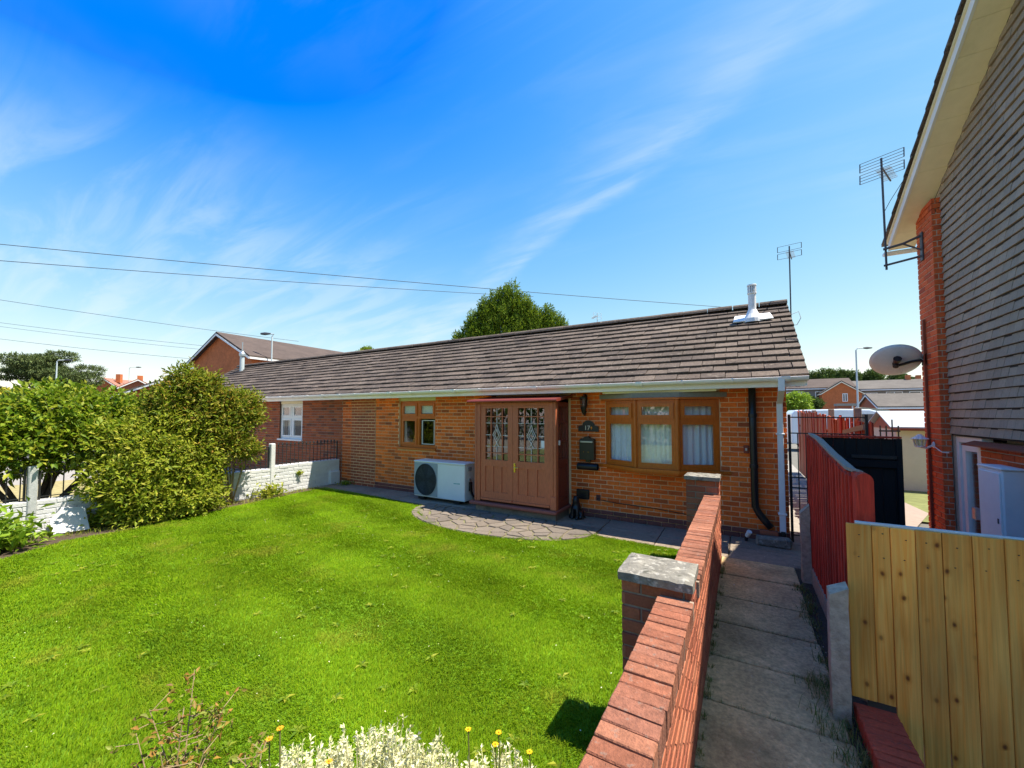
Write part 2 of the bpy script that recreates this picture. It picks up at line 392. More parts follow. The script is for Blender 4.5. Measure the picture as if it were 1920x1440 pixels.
class MB:
    def __init__(s):
        s.v, s.f = [], []
    def add(s, vs, fs):
        n = len(s.v)
        s.v += [tuple(p) for p in vs]
        s.f += [tuple(i + n for i in q) for q in fs]
        return s
    def box(s, x0, x1, y0, y1, z0, z1):
        return s.add([(x0, y0, z0), (x1, y0, z0), (x1, y1, z0), (x0, y1, z0), (x0, y0, z1), (x1, y0, z1), (x1, y1, z1), (x0, y1, z1)],
                     [(0, 3, 2, 1), (4, 5, 6, 7), (0, 1, 5, 4), (1, 2, 6, 5), (2, 3, 7, 6), (3, 0, 4, 7)])
    def cbox(s, x0, x1, y0, y1, z0, z1, c=.005, jit=0.0):
        """box with chamfered edges"""
        vs, idx = [], {}
        X, Y, Z = (x0, x1), (y0, y1), (z0, z1)
        for i in (0, 1):
            for j in (0, 1):
                for k in (0, 1):
                    for a in range(3):
                        p = [X[i], Y[j], Z[k]]
                        q = [X[i] + (c if i == 0 else -c), Y[j] + (c if j == 0 else -c), Z[k] + (c if k == 0 else -c)]
                        v = [p[b] if b == a else q[b] for b in range(3)]
                        if jit: v = [t + rnd.uniform(-jit, jit) for t in v]
                        idx[i, j, k, a] = len(vs)
                        vs.append(v)
        g = lambda i, j, k, a: idx[i, j, k, a]
        fs = []
        for i in (0, 1):
            q = [g(i, 0, 0, 0), g(i, 1, 0, 0), g(i, 1, 1, 0), g(i, 0, 1, 0)]
            fs.append(q if i else q[::-1])
            q = [g(0, i, 0, 1), g(0, i, 1, 1), g(1, i, 1, 1), g(1, i, 0, 1)]
            fs.append(q if i else q[::-1])
            q = [g(0, 0, i, 2), g(1, 0, i, 2), g(1, 1, i, 2), g(0, 1, i, 2)]
            fs.append(q if i else q[::-1])
        for i in (0, 1):
            for j in (0, 1):
                fs.append([g(i, j, 0, 0), g(i, j, 1, 0), g(i, j, 1, 1), g(i, j, 0, 1)])
                fs.append([g(i, 0, j, 0), g(i, 1, j, 0), g(i, 1, j, 2), g(i, 0, j, 2)])
                fs.append([g(0, i, j, 1), g(1, i, j, 1), g(1, i, j, 2), g(0, i, j, 2)])
                for k in (0, 1):
                    fs.append([g(i, j, k, 0), g(i, j, k, 1), g(i, j, k, 2)])
        return s.add(vs, fs)
    def tube(s, pts, r, n=8, caps=True):
        pts = [Vector(p) for p in pts]
        rs = r if isinstance(r, (list, tuple)) else [r] * len(pts)
        base = len(s.v)
        up = None
        for i, p in enumerate(pts):
            d = (pts[min(i + 1, len(pts) - 1)] - pts[max(i - 1, 0)]).normalized()
            if up is None:
                a = Vector((0, 0, 1)) if abs(d.z) < .9 else Vector((1, 0, 0))
                up = (a - d * a.dot(d)).normalized()
            else:
                up = up - d * up.dot(d)
                up = up.normalized() if up.length > 1e-6 else d.orthogonal().normalized()
            sd_ = d.cross(up)
            for k in range(n):
                a = 2 * math.pi * k / n
                s.v.append(tuple(p + (up * math.cos(a) + sd_ * math.sin(a)) * rs[i]))
        for i in range(len(pts) - 1):
            for k in range(n):
                a, b = base + i * n + k, base + i * n + (k + 1) % n
                s.f.append((a, b, b + n, a + n))
        if caps:
            s.f.append(tuple(base + k for k in range(n))[::-1])
            s.f.append(tuple(base + (len(pts) - 1) * n + k for k in range(n)))
        return s
    def lathe(s, prof, c, n=20, axis=None):
        """prof: (radius, height) pairs round a vertical axis at c"""
        base = len(s.v)
        for r, h in prof:
            for k in range(n):
                a = 2 * math.pi * k / n
                s.v.append((c[0] + r * math.cos(a), c[1] + r * math.sin(a), c[2] + h))
        for i in range(len(prof) - 1):
            for k in range(n):
                a, b = base + i * n + k, base + i * n + (k + 1) % n
                s.f.append((a, b, b + n, a + n))
        s.f.append(tuple(base + k for k in range(n))[::-1])
        s.f.append(tuple(base + (len(prof) - 1) * n + k for k in range(n)))
        return s
    def prism(s, poly, d):
        """poly: 3-D points of a flat outline, d: extrusion vector"""
        n = len(poly)
        p = [Vector(q) for q in poly]
        d = Vector(d)
        return s.add(p + [q + d for q in p], [tuple(range(n))[::-1], tuple(range(n, 2 * n))] + [(i, (i + 1) % n, n + (i + 1) % n, n + i) for i in range(n)])
    def mesh(s, name, fix=True, smooth=False):
        me = bpy.data.meshes.new(name)
        me.from_pydata(s.v, [], s.f)
        if fix:
            b = bmesh.new(); b.from_mesh(me)
            bmesh.ops.recalc_face_normals(b, faces=b.faces)
            b.to_mesh(me); b.free()
        if smooth:
            me.polygons.foreach_set('use_smooth', [True] * len(me.polygons))
        me.update()
        return me
    def build(s, name, mat, parent=None, fix=True, smooth=False, kind=None):
        o = bpy.data.objects.new(name, s.mesh(name, fix, smooth))
        link(o, parent, mat)
        if kind: o['kind'] = kind
        return o
def np_mesh(name, V, F, mat, parent=None, kind=None):
    me = bpy.data.meshes.new(name)
    k = F.shape[1]
    me.vertices.add(len(V)); me.vertices.foreach_set('co', np.ascontiguousarray(V, dtype=np.float32).ravel())
    me.loops.add(F.size); me.loops.foreach_set('vertex_index', np.ascontiguousarray(F, dtype=np.int32).ravel())
    me.polygons.add(len(F))
    me.polygons.foreach_set('loop_start', np.arange(0, F.size, k, dtype=np.int32))
    me.polygons.foreach_set('loop_total', np.full(len(F), k, dtype=np.int32))
    me.update(calc_edges=True)
    o = bpy.data.objects.new(name, me)
    link(o, parent, mat)
    if kind: o['kind'] = kind
    return o
def piece(name, me, mtx, parent):
    o = bpy.data.objects.new(name, me)
    o.matrix_basis = mtx
    return link(o, parent)

# ------------------------------------------------------------------ brickwork
UP = Vector((0, 0, 1))
def rows(u0, u1, z0, n, gauge=.075, L=.215, j=.010, jv=.011, shift=.5, headers=False, ph=0):
    out = []
    for c in range(n):
        za, zb = z0 + c * gauge + jv / 2, z0 + (c + 1) * gauge - jv / 2
        l = .1025 if (headers and c % 2) else L
        st = l + j
        u = u0 - ((c + ph) % 2) * shift * st
        while u < u1:
            a, b = max(u, u0), min(u + l, u1)
            if b - a > .025: out.append((a, b, za, zb))
            u += st
    return out
def cut(rects, holes):
    for (ha, hb, ka, kb) in holes:
        nxt = []
        for (a, b, c, d) in rects:
            m = (c + d) / 2
            if ka < m < kb and b > ha and a < hb:
                if ha - a > .03: nxt.append((a, ha, c, d))
                if b - hb > .03: nxt.append((hb, b, c, d))
            else: nxt.append((a, b, c, d))
        rects = nxt
    return rects
_bm = {}
def brick_mesh(l, h, d, mat, c=.004, wedge=0.0):
    key = (round(l, 3), round(h, 3), d, mat.name, c, wedge)
    if key not in _bm:
        l2, h2 = l / 2, h / 2
        m = MB()
        m.add(*brick_geo(-l2, l2, -h2, h2, d, c, wedge))
        _bm[key] = m.mesh('brick_piece')
        _bm[key].materials.append(mat)
    return _bm[key]
def brick_geo(a, b, e, f, d, c, wedge=0.0):
    # front face at y = 0 (top edge set back by wedge), back at y = d
    w = wedge
    vs = [(a + c, 0, e + c), (b - c, 0, e + c), (b - c, w, f - c), (a + c, w, f - c),
          (a, c, e), (b, c, e), (b, w + c, f), (a, w + c, f), (a, d, e), (b, d, e), (b, d, f), (a, d, f)]
    fs = [(0, 1, 2, 3), (4, 5, 1, 0), (5, 6, 2, 1), (6, 7, 3, 2), (7, 4, 0, 3), (4, 8, 9, 5), (5, 9, 10, 6), (6, 10, 11, 7), (7, 11, 8, 4)]
    return vs, fs
def bricks(parent, rects, O, Nrm, mat, d=.03, nobj=300, seen=None, pname='brick', sname='brickwork', c=.004, wedge=0.0, jit=.0015, tilt=0.0):
    """lay rects (u0,u1,z0,z1) on the plane through O facing Nrm; the nearest ones in view become objects, the rest one mesh"""
    Nrm = Vector(Nrm); O = Vector(O)
    U = (-Nrm).cross(UP)
    cand, rest = [], []
    for r in rects:
        p = O + U * ((r[0] + r[1]) / 2) + UP * ((r[2] + r[3]) / 2)
        ok = nobj > 0 and inview(p) and (seen is None or seen(p))
        (cand if ok else rest).append((r, p))
    cand.sort(key=lambda t: (t[1] - CAM).length)
    rest += cand[nobj:]
    cand = cand[:nobj]
    rot = Matrix((U, -Nrm, UP)).transposed().to_4x4()
    for r, p in cand:
        me = brick_mesh(r[1] - r[0], r[3] - r[2], d, mat, c, wedge)
        mt = Matrix.Translation(p + Nrm * rnd.uniform(-jit, jit)) @ rot
        if tilt: mt = mt @ Matrix.Rotation(rnd.uniform(-tilt, tilt), 4, 'Y')
        piece(pname, me, mt, parent)
    if rest:
        mb = MB()
        for r, p in rest:
            vs, fs = brick_geo(-(r[1] - r[0]) / 2, (r[1] - r[0]) / 2, -(r[3] - r[2]) / 2, (r[3] - r[2]) / 2, d, c, wedge)
            q = p + Nrm * rnd.uniform(-jit, jit)
            mb.add([q + U * v[0] - Nrm * v[1] + UP * v[2] for v in vs], fs)
        mb.build(sname, mat, parent, fix=False, kind='stuff')

# ------------------------------------------------------------------ foliage
def leaves(P, D, Nn, L, W, name, mat, parent, fold=.25, kind=None, bend=.15):
    """one bent four-corner leaf per point: P base, D axis, Nn leaf normal"""
    D = D / (np.linalg.norm(D, axis=1, keepdims=True) + 1e-9)
    S = np.cross(D, Nn); S /= (np.linalg.norm(S, axis=1, keepdims=True) + 1e-9)
    Nn = np.cross(S, D)
    L = L[:, None]; W = W[:, None]
    mid = P + D * L * .45
    a = mid + S * W * .5 + Nn * W * fold
    b = mid - S * W * .5 + Nn * W * fold
    tip = P + D * L - Nn * L * bend
    n = len(P)
    V = np.stack([P, a, tip, b], 1).reshape(-1, 3)
    i = np.arange(n)[:, None] * 4
    F = np.concatenate([i + np.array([[0, 1, 2]]), i + np.array([[0, 2, 3]])], 0)
    return np_mesh(name, V, F, mat, parent, kind)
def unit(n):
    v = nr.normal(size=(n, 3))
    return v / np.linalg.norm(v, axis=1, keepdims=True)
def sprays(lobes, per, k, tl, ll, up=.4, ratio=.4, jitter=.5, flat=.5, inner=.25, shell=(.62, 1.0)):
    """twigs with k leaves each over ellipsoid lobes (cx,cy,cz,rx,ry,rz[,weight]); returns arrays for leaves()"""
    Ps, Ds, Ns, Ls = [], [], [], []
    for lb in lobes:
        n = int(per * (lb[6] if len(lb) > 6 else 1))
        c, r = np.array(lb[:3]), np.array(lb[3:6])
        u = unit(n)
        s = nr.uniform(shell[0], shell[1], n) ** .7
        s[: int(n * inner)] *= nr.uniform(.3, .9, int(n * inner))
        p0 = c + u * r * s[:, None]
        out = u / r; out /= np.linalg.norm(out, axis=1, keepdims=True)
        d = out * .8 + np.array([0, 0, up]) + unit(n) * jitter
        d /= np.linalg.norm(d, axis=1, keepdims=True)
        side = np.cross(d, unit(n)); side /= np.linalg.norm(side, axis=1, keepdims=True) + 1e-9
        for q in range(k):
            t = (q + .5) / k
            sg = 1 if q % 2 else -1
            P = p0 + d * (tl * t * nr.uniform(.7, 1.3, (n, 1)))
            dd = d * (.35 + .6 * t) + side * sg * (1.0 - .6 * t) + unit(n) * .25
            nn = np.array([0, 0, flat]) + out * (1 - flat) + unit(n) * .35
            Ps.append(P); Ds.append(dd); Ns.append(nn); Ls.append(ll * nr.uniform(.65, 1.25, n))
    P, D, Nn, L = (np.concatenate(a) for a in (Ps, Ds, Ns, Ls))
    return P, D, Nn, L, L * ratio
def branches(parent, base, ends, r0, mat, name='trunk', sub=None):
    mb = MB()
    b = Vector(base)
    for e in ends:
        e = Vector(e)
        m = b.lerp(e, .5) + Vector((rnd.uniform(-.08, .08), rnd.uniform(-.08, .08), .06)) * (e - b).length
        mb.tube([b, b.lerp(m, .5), m, m.lerp(e, .6), e], [r0, r0 * .8, r0 * .55, r0 * .35, r0 * .12], 6)
    return mb.build(name, mat, parent, smooth=True)
def leafmat(name, pal, trans=.4, rough=.55, spec=.25):
    return pm(name, pal, rough, .12, 3, 0, spec=spec, trans=trans)
M['lf_a'] = leafmat('broad_green_leaf', [(.085, .165, .009), (.165, .26, .013), (.27, .34, .02), (.06, .12, .008), (.40, .40, .035), (.14, .235, .011)])
M['lf_b'] = leafmat('yellow_green_leaf', [(.16, .235, .012), (.27, .335, .018), (.38, .40, .035), (.105, .17, .01), (.46, .42, .05), (.20, .275, .014)])
M['lf_c'] = leafmat('olive_bronze_leaf', [(.13, .195, .012), (.23, .29, .017), (.31, .24, .03), (.085, .135, .01), (.29, .34, .022), (.32, .18, .03)])
M['lf_con'] = leafmat('conifer_leaf', [(.09, .165, .010), (.155, .245, .013), (.23, .32, .018), (.06, .115, .008), (.29, .35, .025)], .3, .7)
M['lf_cedar'] = leafmat('cedar_needle', [(.095, .14, .05), (.135, .175, .055), (.07, .105, .042), (.165, .195, .055)], .15, .8)
M['lf_far'] = leafmat('far_tree_leaf', [(.05, .095, .018), (.08, .13, .02), (.04, .075, .015), (.11, .15, .025)], .2, .8)
M['lf_lime'] = leafmat('lime_leaf', [(.20, .32, .02), (.27, .37, .03), (.15, .27, .02)], .3)
M['lf_yel'] = leafmat('golden_leaf', [(.45, .38, .02), (.36, .34, .03), (.5, .43, .04)], .3)
M['lf_silver'] = leafmat('silver_white_leaf', [(.70, .66, .38), (.80, .77, .52), (.60, .60, .26), (.84, .80, .60), (.50, .52, .16)], .25, .8)
M['lf_rust'] = leafmat('rusty_leaf', [(.24, .15, .03), (.17, .20, .03), (.36, .18, .035), (.15, .09, .025), (.24, .28, .045), (.20, .24, .03)], .25)
M['petal'] = leafmat('yellow_petal', [(.80, .50, .01), (.85, .58, .02)], .3)
M['petal_o'] = leafmat('orange_petal', [(.80, .36, .02), (.85, .45, .03)], .3)
M['lf_grass'] = pm('grass_blade', [(.135, .25, .005), (.168, .285, .006), (.195, .31, .008), (.112, .22, .004), (.255, .33, .014), (.155, .268, .005)], .7, .26, 2.2, 0, spec=.05, trans=.35, big=.24, bigs=1.0,
                   spots=((.36, .32, .04), 1.5, .55, .74, .6), spots2=((.07, .17, .006), 2.6, .60, .72, .5))
M['lf_weed'] = leafmat('weed_blade', [(.12, .17, .03), (.18, .22, .04), (.26, .25, .09), (.10, .15, .03)], .3)
def blades(P, L, W, lean, name, mat, parent=None, kind='stuff', az=None):
    n = len(P)
    a = nr.uniform(0, 2 * np.pi, n)
    if az is not None: a = az + nr.normal(size=n) * .75
    d = np.stack([np.cos(a), np.sin(a), np.zeros(n)], 1)
    s = np.stack([-np.sin(a), np.cos(a), np.zeros(n)], 1)
    z = np.array([0, 0, 1.0])
    ln = (lean * nr.uniform(.2, 1.2, n))[:, None]
    L = L[:, None]; W = W[:, None]
    m = P + z * L * .55 + d * L * ln * .35
    t = P + z * L * (1 - .35 * ln) + d * L * ln
    V = np.stack([P - s * W / 2, P + s * W / 2, m + s * W * .4, m - s * W * .4, t], 1).reshape(-1, 3)
    i = np.arange(n)[:, None] * 5
    F = np.concatenate([i + np.array([[0, 1, 2]]), i + np.array([[0, 2, 3]]), i + np.array([[3, 2, 4]])], 0)
    return np_mesh(name, V, F, mat, parent, kind)
def inpoly(P, poly):
    x, y = P[:, 0], P[:, 1]
    r = np.zeros(len(P), bool)
    n = len(poly)
    for i in range(n):
        x0, y0 = poly[i]; x1, y1 = poly[(i + 1) % n]
        c = ((y0 > y) != (y1 > y)) & (x < (x1 - x0) * (y - y0) / (y1 - y0 + 1e-12) + x0)
        r ^= c
    return r
def sheet(name, poly, z, mat, depth=.0, label=None):
    mb = MB()
    if depth: mb.prism([(x, y, z - depth) for x, y in poly], (0, 0, depth))
    else: mb.add([(x, y, z) for x, y in poly], [tuple(range(len(poly)))])
    o = mb.build(name, mat, kind='structure')
    if not depth and o.data.polygons[0].normal.z < 0: o.data.flip_normals()
    return o
# ------------------------------------------------------------------ ground, lawn, path
g_ = MB()
for (x0, x1, y0, y1) in ((-900, .745, -60, 1500), (2.4, 900, -60, 1500), (.745, 2.4, 3.23, 1500), (.745, 2.4, -60, -1.4)):
    g_.add([(x0, y0, -.06), (x1, y0, -.06), (x1, y1, -.06), (x0, y1, -.06)], [(0, 1, 2, 3)])
g_.box(.60, .744, -1.4, 3.22, -.66, -.061)
g_.build('ground', M['ground'], kind='structure')
sheet('sunken_side_path', [(.744, -1.4), (2.45, -1.4), (2.45, 3.24), (.744, 3.24)], -.62, M['patio'])
LAWN = [(-.412, -.6), (-.412, 5.86), (-.8, 5.86), (-1.3, 5.88), (-1.95, 5.9), (-2.25, 5.55), (-2.65, 5.22), (-3.15, 5.02), (-3.7, 4.95), (-4.3, 5.02),
        (-4.85, 5.27), (-5.3, 5.62), (-5.6, 5.97), (-7.2, 6.14), (-9.08, 6.25), (-8.98, 5.5), (-8.85, 4.4), (-8.6, 3.2), (-8.5, 2.3), (-8.55, 1.75), (-8.15, 1.1), (-7.6, .2), (-7.4, -.6)]
sheet('lawn', LAWN, 0, M['lawn'])
sheet('soil_border', [(-7.3, -.6), (-7.5, .25), (-8.05, 1.15), (-8.45, 1.8), (-8.4, 2.3), (-8.5, 3.2), (-8.75, 4.4), (-8.9, 5.5), (-9.0, 6.3), (-9.4, 6.4), (-9.4, -.6)], -.008, M['soil'])
sheet('front_bed_soil', [(-2.5, -.6), (-2.35, .62), (-1.7, .95), (-1.2, 1.1), (-.45, 1.2), (-.45, -.6)], .008, M['soil'])
# patio strip along the house
patio = sheet('patio', [(-9.33, 5.6), (1.2, 5.6), (1.2, 6.95), (-9.33, 6.95)], -.012, M['soil'])
mb = MB(); x = -9.3
while x < 1.0:
    wd = rnd.uniform(.86, .98)
    for (y0, y1) in ((5.86, 6.36), (6.372, 6.92)):
        if y0 < 6 and x < -5.8: y0 = 6.16
        z = rnd.uniform(0, .006)
        mb2 = MB().cbox(x, min(x + wd, 1.05), y0, y1, -.03, .003 + z, .006)
        mb2.build('paving_slab', M['patio'], patio)
    x += wd + .012
# garden path
path = sheet('path', [(-.262, -1.2), (.66, -1.2), (.66, 5.9), (-.262, 5.9)], -.016, M['soil'])
ys = [5.84, 5.24, 4.6, 4.04, 3.47, 2.92, 2.34, 1.74, 1.14, .54, -.06, -.66]
for a, b in zip(ys[1:], ys[:-1]):
    mb = MB().cbox(-.262, .50 + rnd.uniform(-.008, .008), a + .009, b - .009, -.03, .004 + rnd.uniform(0, .010), .008, .003)
    mb.build('paving_slab', M['slab'], path)
# crazy paving in a half round before the porch
def clip(poly, a, b, c):
    out = []
    for i in range(len(poly)):
        p, q = poly[i], poly[(i + 1) % len(poly)]
        fp, fq = a * p[0] + b * p[1] - c, a * q[0] + b * q[1] - c
        if fp <= 0: out.append(p)
        if (fp < 0 < fq) or (fq < 0 < fp):
            t = fp / (fp - fq)
            out.append((p[0] + (q[0] - p[0]) * t, p[1] + (q[1] - p[1]) * t))
    return out
EC, EA, EB = (-3.78, 5.93), 1.80, .955
ell = [(EC[0] + EA * math.cos(t), EC[1] + EB * math.sin(t)) for t in [math.pi + math.pi * i / 40 for i in range(41)]]
crazy = sheet('crazy_paving', ell + [(EC[0] + EA, 6.24), (EC[0] - EA, 6.24)], .012, M['joint'])
seeds = []
while len(seeds) < 92:
    p = (EC[0] + rnd.uniform(-1.85, 1.85), rnd.uniform(4.95, 6.26))
    if all(((p[0] - q[0]) * .8) ** 2 + (p[1] - q[1]) ** 2 > .017 for q in seeds) or rnd.random() < .004: seeds.append(p)
for i, s in enumerate(seeds):
    poly = [(EC[0] - EA, 4.9), (EC[0] + EA, 4.9), (EC[0] + EA, 6.235), (EC[0] - EA, 6.235)]
    for j, q in enumerate(seeds):
        if i == j: continue
        dx, dy = q[0] - s[0], q[1] - s[1]
        l = math.hypot(dx, dy)
        poly = clip(poly, dx / l, dy / l, (dx * (s[0] + q[0]) / 2 + dy * (s[1] + q[1]) / 2) / l - rnd.uniform(.010, .020))
        if len(poly) < 3: break
    for k in range(40):
        if len(poly) < 3: break
        t = math.pi + math.pi * (k + .5) / 40
        nx, ny = math.cos(t) / EA, math.sin(t) / EB
        l = math.hypot(nx, ny)
        nx, ny = nx / l, ny / l
        c = nx * (EC[0] + EA * math.cos(t)) + ny * (EC[1] + EB * math.sin(t)) - .012
        poly = clip(poly, nx, ny, c)
    if len(poly) < 3: continue
    area = abs(sum(poly[k][0] * poly[(k + 1) % len(poly)][1] - poly[(k + 1) % len(poly)][0] * poly[k][1] for k in range(len(poly)))) / 2
    if area < .006: continue
    h = .026 + rnd.uniform(-.003, .006)
    cx_, cy_ = sum(p[0] for p in poly) / len(poly), sum(p[1] for p in poly) / len(poly)
    n = len(poly)
    out = [(x + rnd.uniform(-.006, .006), y + rnd.uniform(-.006, .006)) for x, y in poly]
    inn = [(cx_ + (x - cx_) * .95, cy_ + (y - cy_) * .95) for x, y in out]
    mb = MB()
    mb.add([(x, y, .0) for x, y in out] + [(x, y, h - .006) for x, y in out] + [(x, y, h + rnd.uniform(-.002, .002)) for x, y in inn],
           [(k, (k + 1) % n, n + (k + 1) % n, n + k) for k in range(n)] + [(n + k, n + (k + 1) % n, 2 * n + (k + 1) % n, 2 * n + k) for k in range(n)] + [tuple(range(2 * n, 3 * n))])
    mb.build('paving_stone', M['stone'], crazy)
# beyond the side boundaries
sheet('driveway', [(-24, -20), (-9.6, -20), (-9.6, 6.9), (-24, 6.9)], -.03, M['paleslab'])
sheet('dry_verge', [(-16.5, -8), (-12.2, -8), (-12.2, 4.2), (-16.5, 4.2)], -.02, M['dryg'])
sheet('street', [(-60, -40), (-24.2, -40), (-24.2, 60), (-60, 60)], -.04, M['asphalt'])
sheet('rear_lawn', [(1.9, 9.6), (12, 9.6), (12, 14.2), (1.9, 14.2)], -.025, M['grassfar'])
sheet('rear_path', [(1.62, 6.0), (2.28, 6.0), (2.28, 8.6), (3.0, 10.4), (2.9, 12), (2.3, 11.2), (1.62, 9.5)], -.017, M['pinkpath'])
sheet('side_passage', [(.6, 5.95), (1.58, 5.95), (1.58, 20), (.6, 20)], -.02, M['paleslab'])

# ------------------------------------------------------------------ bungalow
def lbox(mb, O, U, Nv, u0, u1, n0, n1, z0, z1):
    O, U, Nv = Vector(O), Vector(U), Vector(Nv)
    p = lambda u, n, z: O + U * u + Nv * n + UP * z
    return mb.add([p(u0, n0, z0), p(u1, n0, z0), p(u1, n1, z0), p(u0, n1, z0), p(u0, n0, z1), p(u1, n0, z1), p(u1, n1, z1), p(u0, n1, z1)],
                  [(0, 3, 2, 1), (4, 5, 6, 7), (0, 1, 5, 4), (1, 2, 6, 5), (2, 3, 7, 6), (3, 0, 4, 7)])
def holed(mb, O, U, Nv, u0, u1, n0, n1, z0, z1, holes):
    us = sorted({u0, u1} | {h for q in holes for h in q[:2] if u0 < h < u1})
    zs = sorted({z0, z1} | {h for q in holes for h in q[2:] if z0 < h < z1})
    for a, b in zip(us[:-1], us[1:]):
        run = None
        for c, d in zip(zs[:-1], zs[1:]):
            m, k = (a + b) / 2, (c + d) / 2
            if any(h[0] < m < h[1] and h[2] < k < h[3] for h in holes):
                if run: lbox(mb, O, U, Nv, a, b, n0, n1, *run); run = None
            else: run = (run[0], d) if run else (c, d)
        if run: lbox(mb, O, U, Nv, a, b, n0, n1, *run)
def barframe(mb, O, U, Nv, u0, u1, z0, z1, t, n0, n1, tb=None):
    tb = tb or t
    lbox(mb, O, U, Nv, u0, u0 + t, n0, n1, z0, z1)
    lbox(mb, O, U, Nv, u1 - t, u1, n0, n1, z0, z1)
    lbox(mb, O, U, Nv, u0 + t, u1 - t, n0, n1, z0, z0 + tb)
    lbox(mb, O, U, Nv, u0 + t, u1 - t, n0, n1, z1 - t, z1)
def curtain(parent, O, U, Nv, u0, u1, n, z0, z1, mat, waves=7, amp=.022, name='curtain'):
    O, U, Nv = Vector(O), Vector(U), Vector(Nv)
    k = waves * 8
    vs = []
    ph = rnd.uniform(0, 6)
    for i in range(k + 1):
        t = i / k
        a = n + amp * (math.sin(ph + t * waves * 6.283 + .8 * math.sin(t * 9 + ph)) + .35 * math.sin(t * waves * 15 + ph))
        b = n + amp * 1.25 * (math.sin(ph + .5 + t * waves * 6.283 + .9 * math.sin(t * 8)) + .3 * math.sin(t * waves * 14))
        vs += [O + U * (u0 + (u1 - u0) * t) + Nv * b + UP * z0, O + U * (u0 + (u1 - u0) * t) + Nv * a + UP * z1]
    mb = MB().add(vs, [(2 * i, 2 * i + 2, 2 * i + 3, 2 * i + 1) for i in range(k)])
    return mb.build(name, mat, parent, fix=False, smooth=True)
FY = 6.9
XV = (1, 0, 0); NF = (0, -1, 0)
bung = thing('bungalow', 'orange brick bungalow with brown tiled roof, wooden bay window and brown porch', 'house', (-4.4, 6.9, 0))
H_WIN = (-7.19, -6.04, 1.0, 2.275)
H_BAY = (-2.09, -.30, .95, 2.2)
H_POR = (-4.42, -2.80, 0, 2.2)
holes = [H_WIN, H_BAY, H_POR]
mb = MB()
holed(mb, (0, FY, 0), XV, NF, -9.3, .548, -.25, -.007, -.1, 2.27, holes)
mb.box(-9.28, .54, 10.6, 10.85, -.1, 2.4)                                   # rear wall
mb.prism([(.30, 7.15, -.1), (.30, 10.6, -.1), (.30, 10.85, 2.4), (.30, 8.91, 3.72), (.30, 7.15, 2.6)], (.24, 0, 0))   # gable
mb.prism([(-9.28, 7.15, -.1), (-9.28, 10.6, -.1), (-9.28, 10.8, 2.4), (-9.28, 8.91, 3.7), (-9.28, 7.15, 2.6)], (.2, 0, 0))
mb.box(-9.08, .3, 7.15, 10.6, -.1, -.01)
wall = mb.build('wall', M['mortar'], bung)
rects = cut(rows(-2.75, .56, .15, 28), [(H_BAY[0] - .01, H_BAY[1] + .01, .945, 2.25)])
def vis_r(p):
    q = pix(p)
    return not (1282 < q[0] < 1357 and q[1] > 888) and q[1] > 737
bricks(bung, rects, (0, FY, 0), NF, M['brick'], .03, 280, vis_r)
bricks(bung, rows(-2.75, .56, 0, 2), (0, FY - .012, 0), NF, M['brick_plinth'], .03, 20, vis_r, sname='plinth_brickwork')
r2 = cut(rows(-8.0, -4.40, .15, 28), [(H_WIN[0] - .005, H_WIN[1] + .005, .99, 2.29)]) 
bricks(bung, r2, (0, FY, 0), NF, M['brick_l'], .03, 0, sname='pale_brickwork')
bricks(bung, rows(-9.3, -8.93, .075, 29), (0, FY, 0), NF, M['brick_mix'], .03, 0, sname='mixed_brickwork')
MB().box(-8.925, -8.005, FY - .004, FY + .02, 0, 2.262).build('panel_mortar', M['mortar'], bung)
bricks(bung, rows(-8.92, -8.01, .0, 30, L=.205, j=.016, jv=.017), (0, FY - .012, 0), NF, M['brick_stack'], .04, 0, sname='dark_brick_panel')
bricks(bung, rows(-8.0, -4.40, 0, 2), (0, FY - .012, 0), NF, M['brick_plinth'], .03, 0, sname='plinth_brickwork')
# corner of the gable wall seen beside the passage
bricks(bung, rows(FY + .01, 10.8, 0, 30), (.56, 0, 0), (1, 0, 0), M['brick_n'], .02, 0, sname='gable_brickwork')

# --- eaves
EY, EZ, SL = 6.52, 2.41, .635
MB().box(-9.32, .74, 6.52, 6.55, 2.222, 2.36).build('fascia', M['white'], bung)
MB().box(-9.3, .72, 6.552, 6.898, 2.232, 2.245).build('soffit', M['white'], bung)
def gutter(x0, x1, parent, step, y=6.462, z=2.345, r=.056):
    mb = MB()
    prof = [(y + r * math.cos(a), z + r * .98 * math.sin(a)) for a in [math.pi + math.pi * i / 10 for i in range(11)]]
    prof += [(yy + (.004 if yy < y else -.004), zz) for yy, zz in [(y + r * .93 * math.cos(a), z + r * .9 * math.sin(a)) for a in [2 * math.pi - math.pi * i / 10 for i in range(11)]]]
    mb.prism([(x0, a, b) for a, b in prof], (x1 - x0, 0, 0))
    mb.tube([(x0, y - r, z), (x1, y - r, z)], .006, 6)
    g = mb.build('gutter', M['white'], parent)
    x = x1 - .25
    i = 0
    while x > x0:
        m = MB()
        rr = r * (1.14 if i % 3 else 1.22)
        wd = .012 if i % 3 else .05
        pr = [(y + rr * math.cos(a), z + rr * math.sin(a)) for a in [math.pi + math.pi * k / 8 for k in range(9)]]
        m.prism([(x - wd, a, b) for a, b in pr + [(y + rr, z + .012), (y - rr, z + .012)]], (2 * wd, 0, 0))
        m.build('bracket', M['white'], g)
        x -= step * rnd.uniform(.9, 1.1)
        i += 1
    return g
gutter(-9.3, .775, bung, .62)

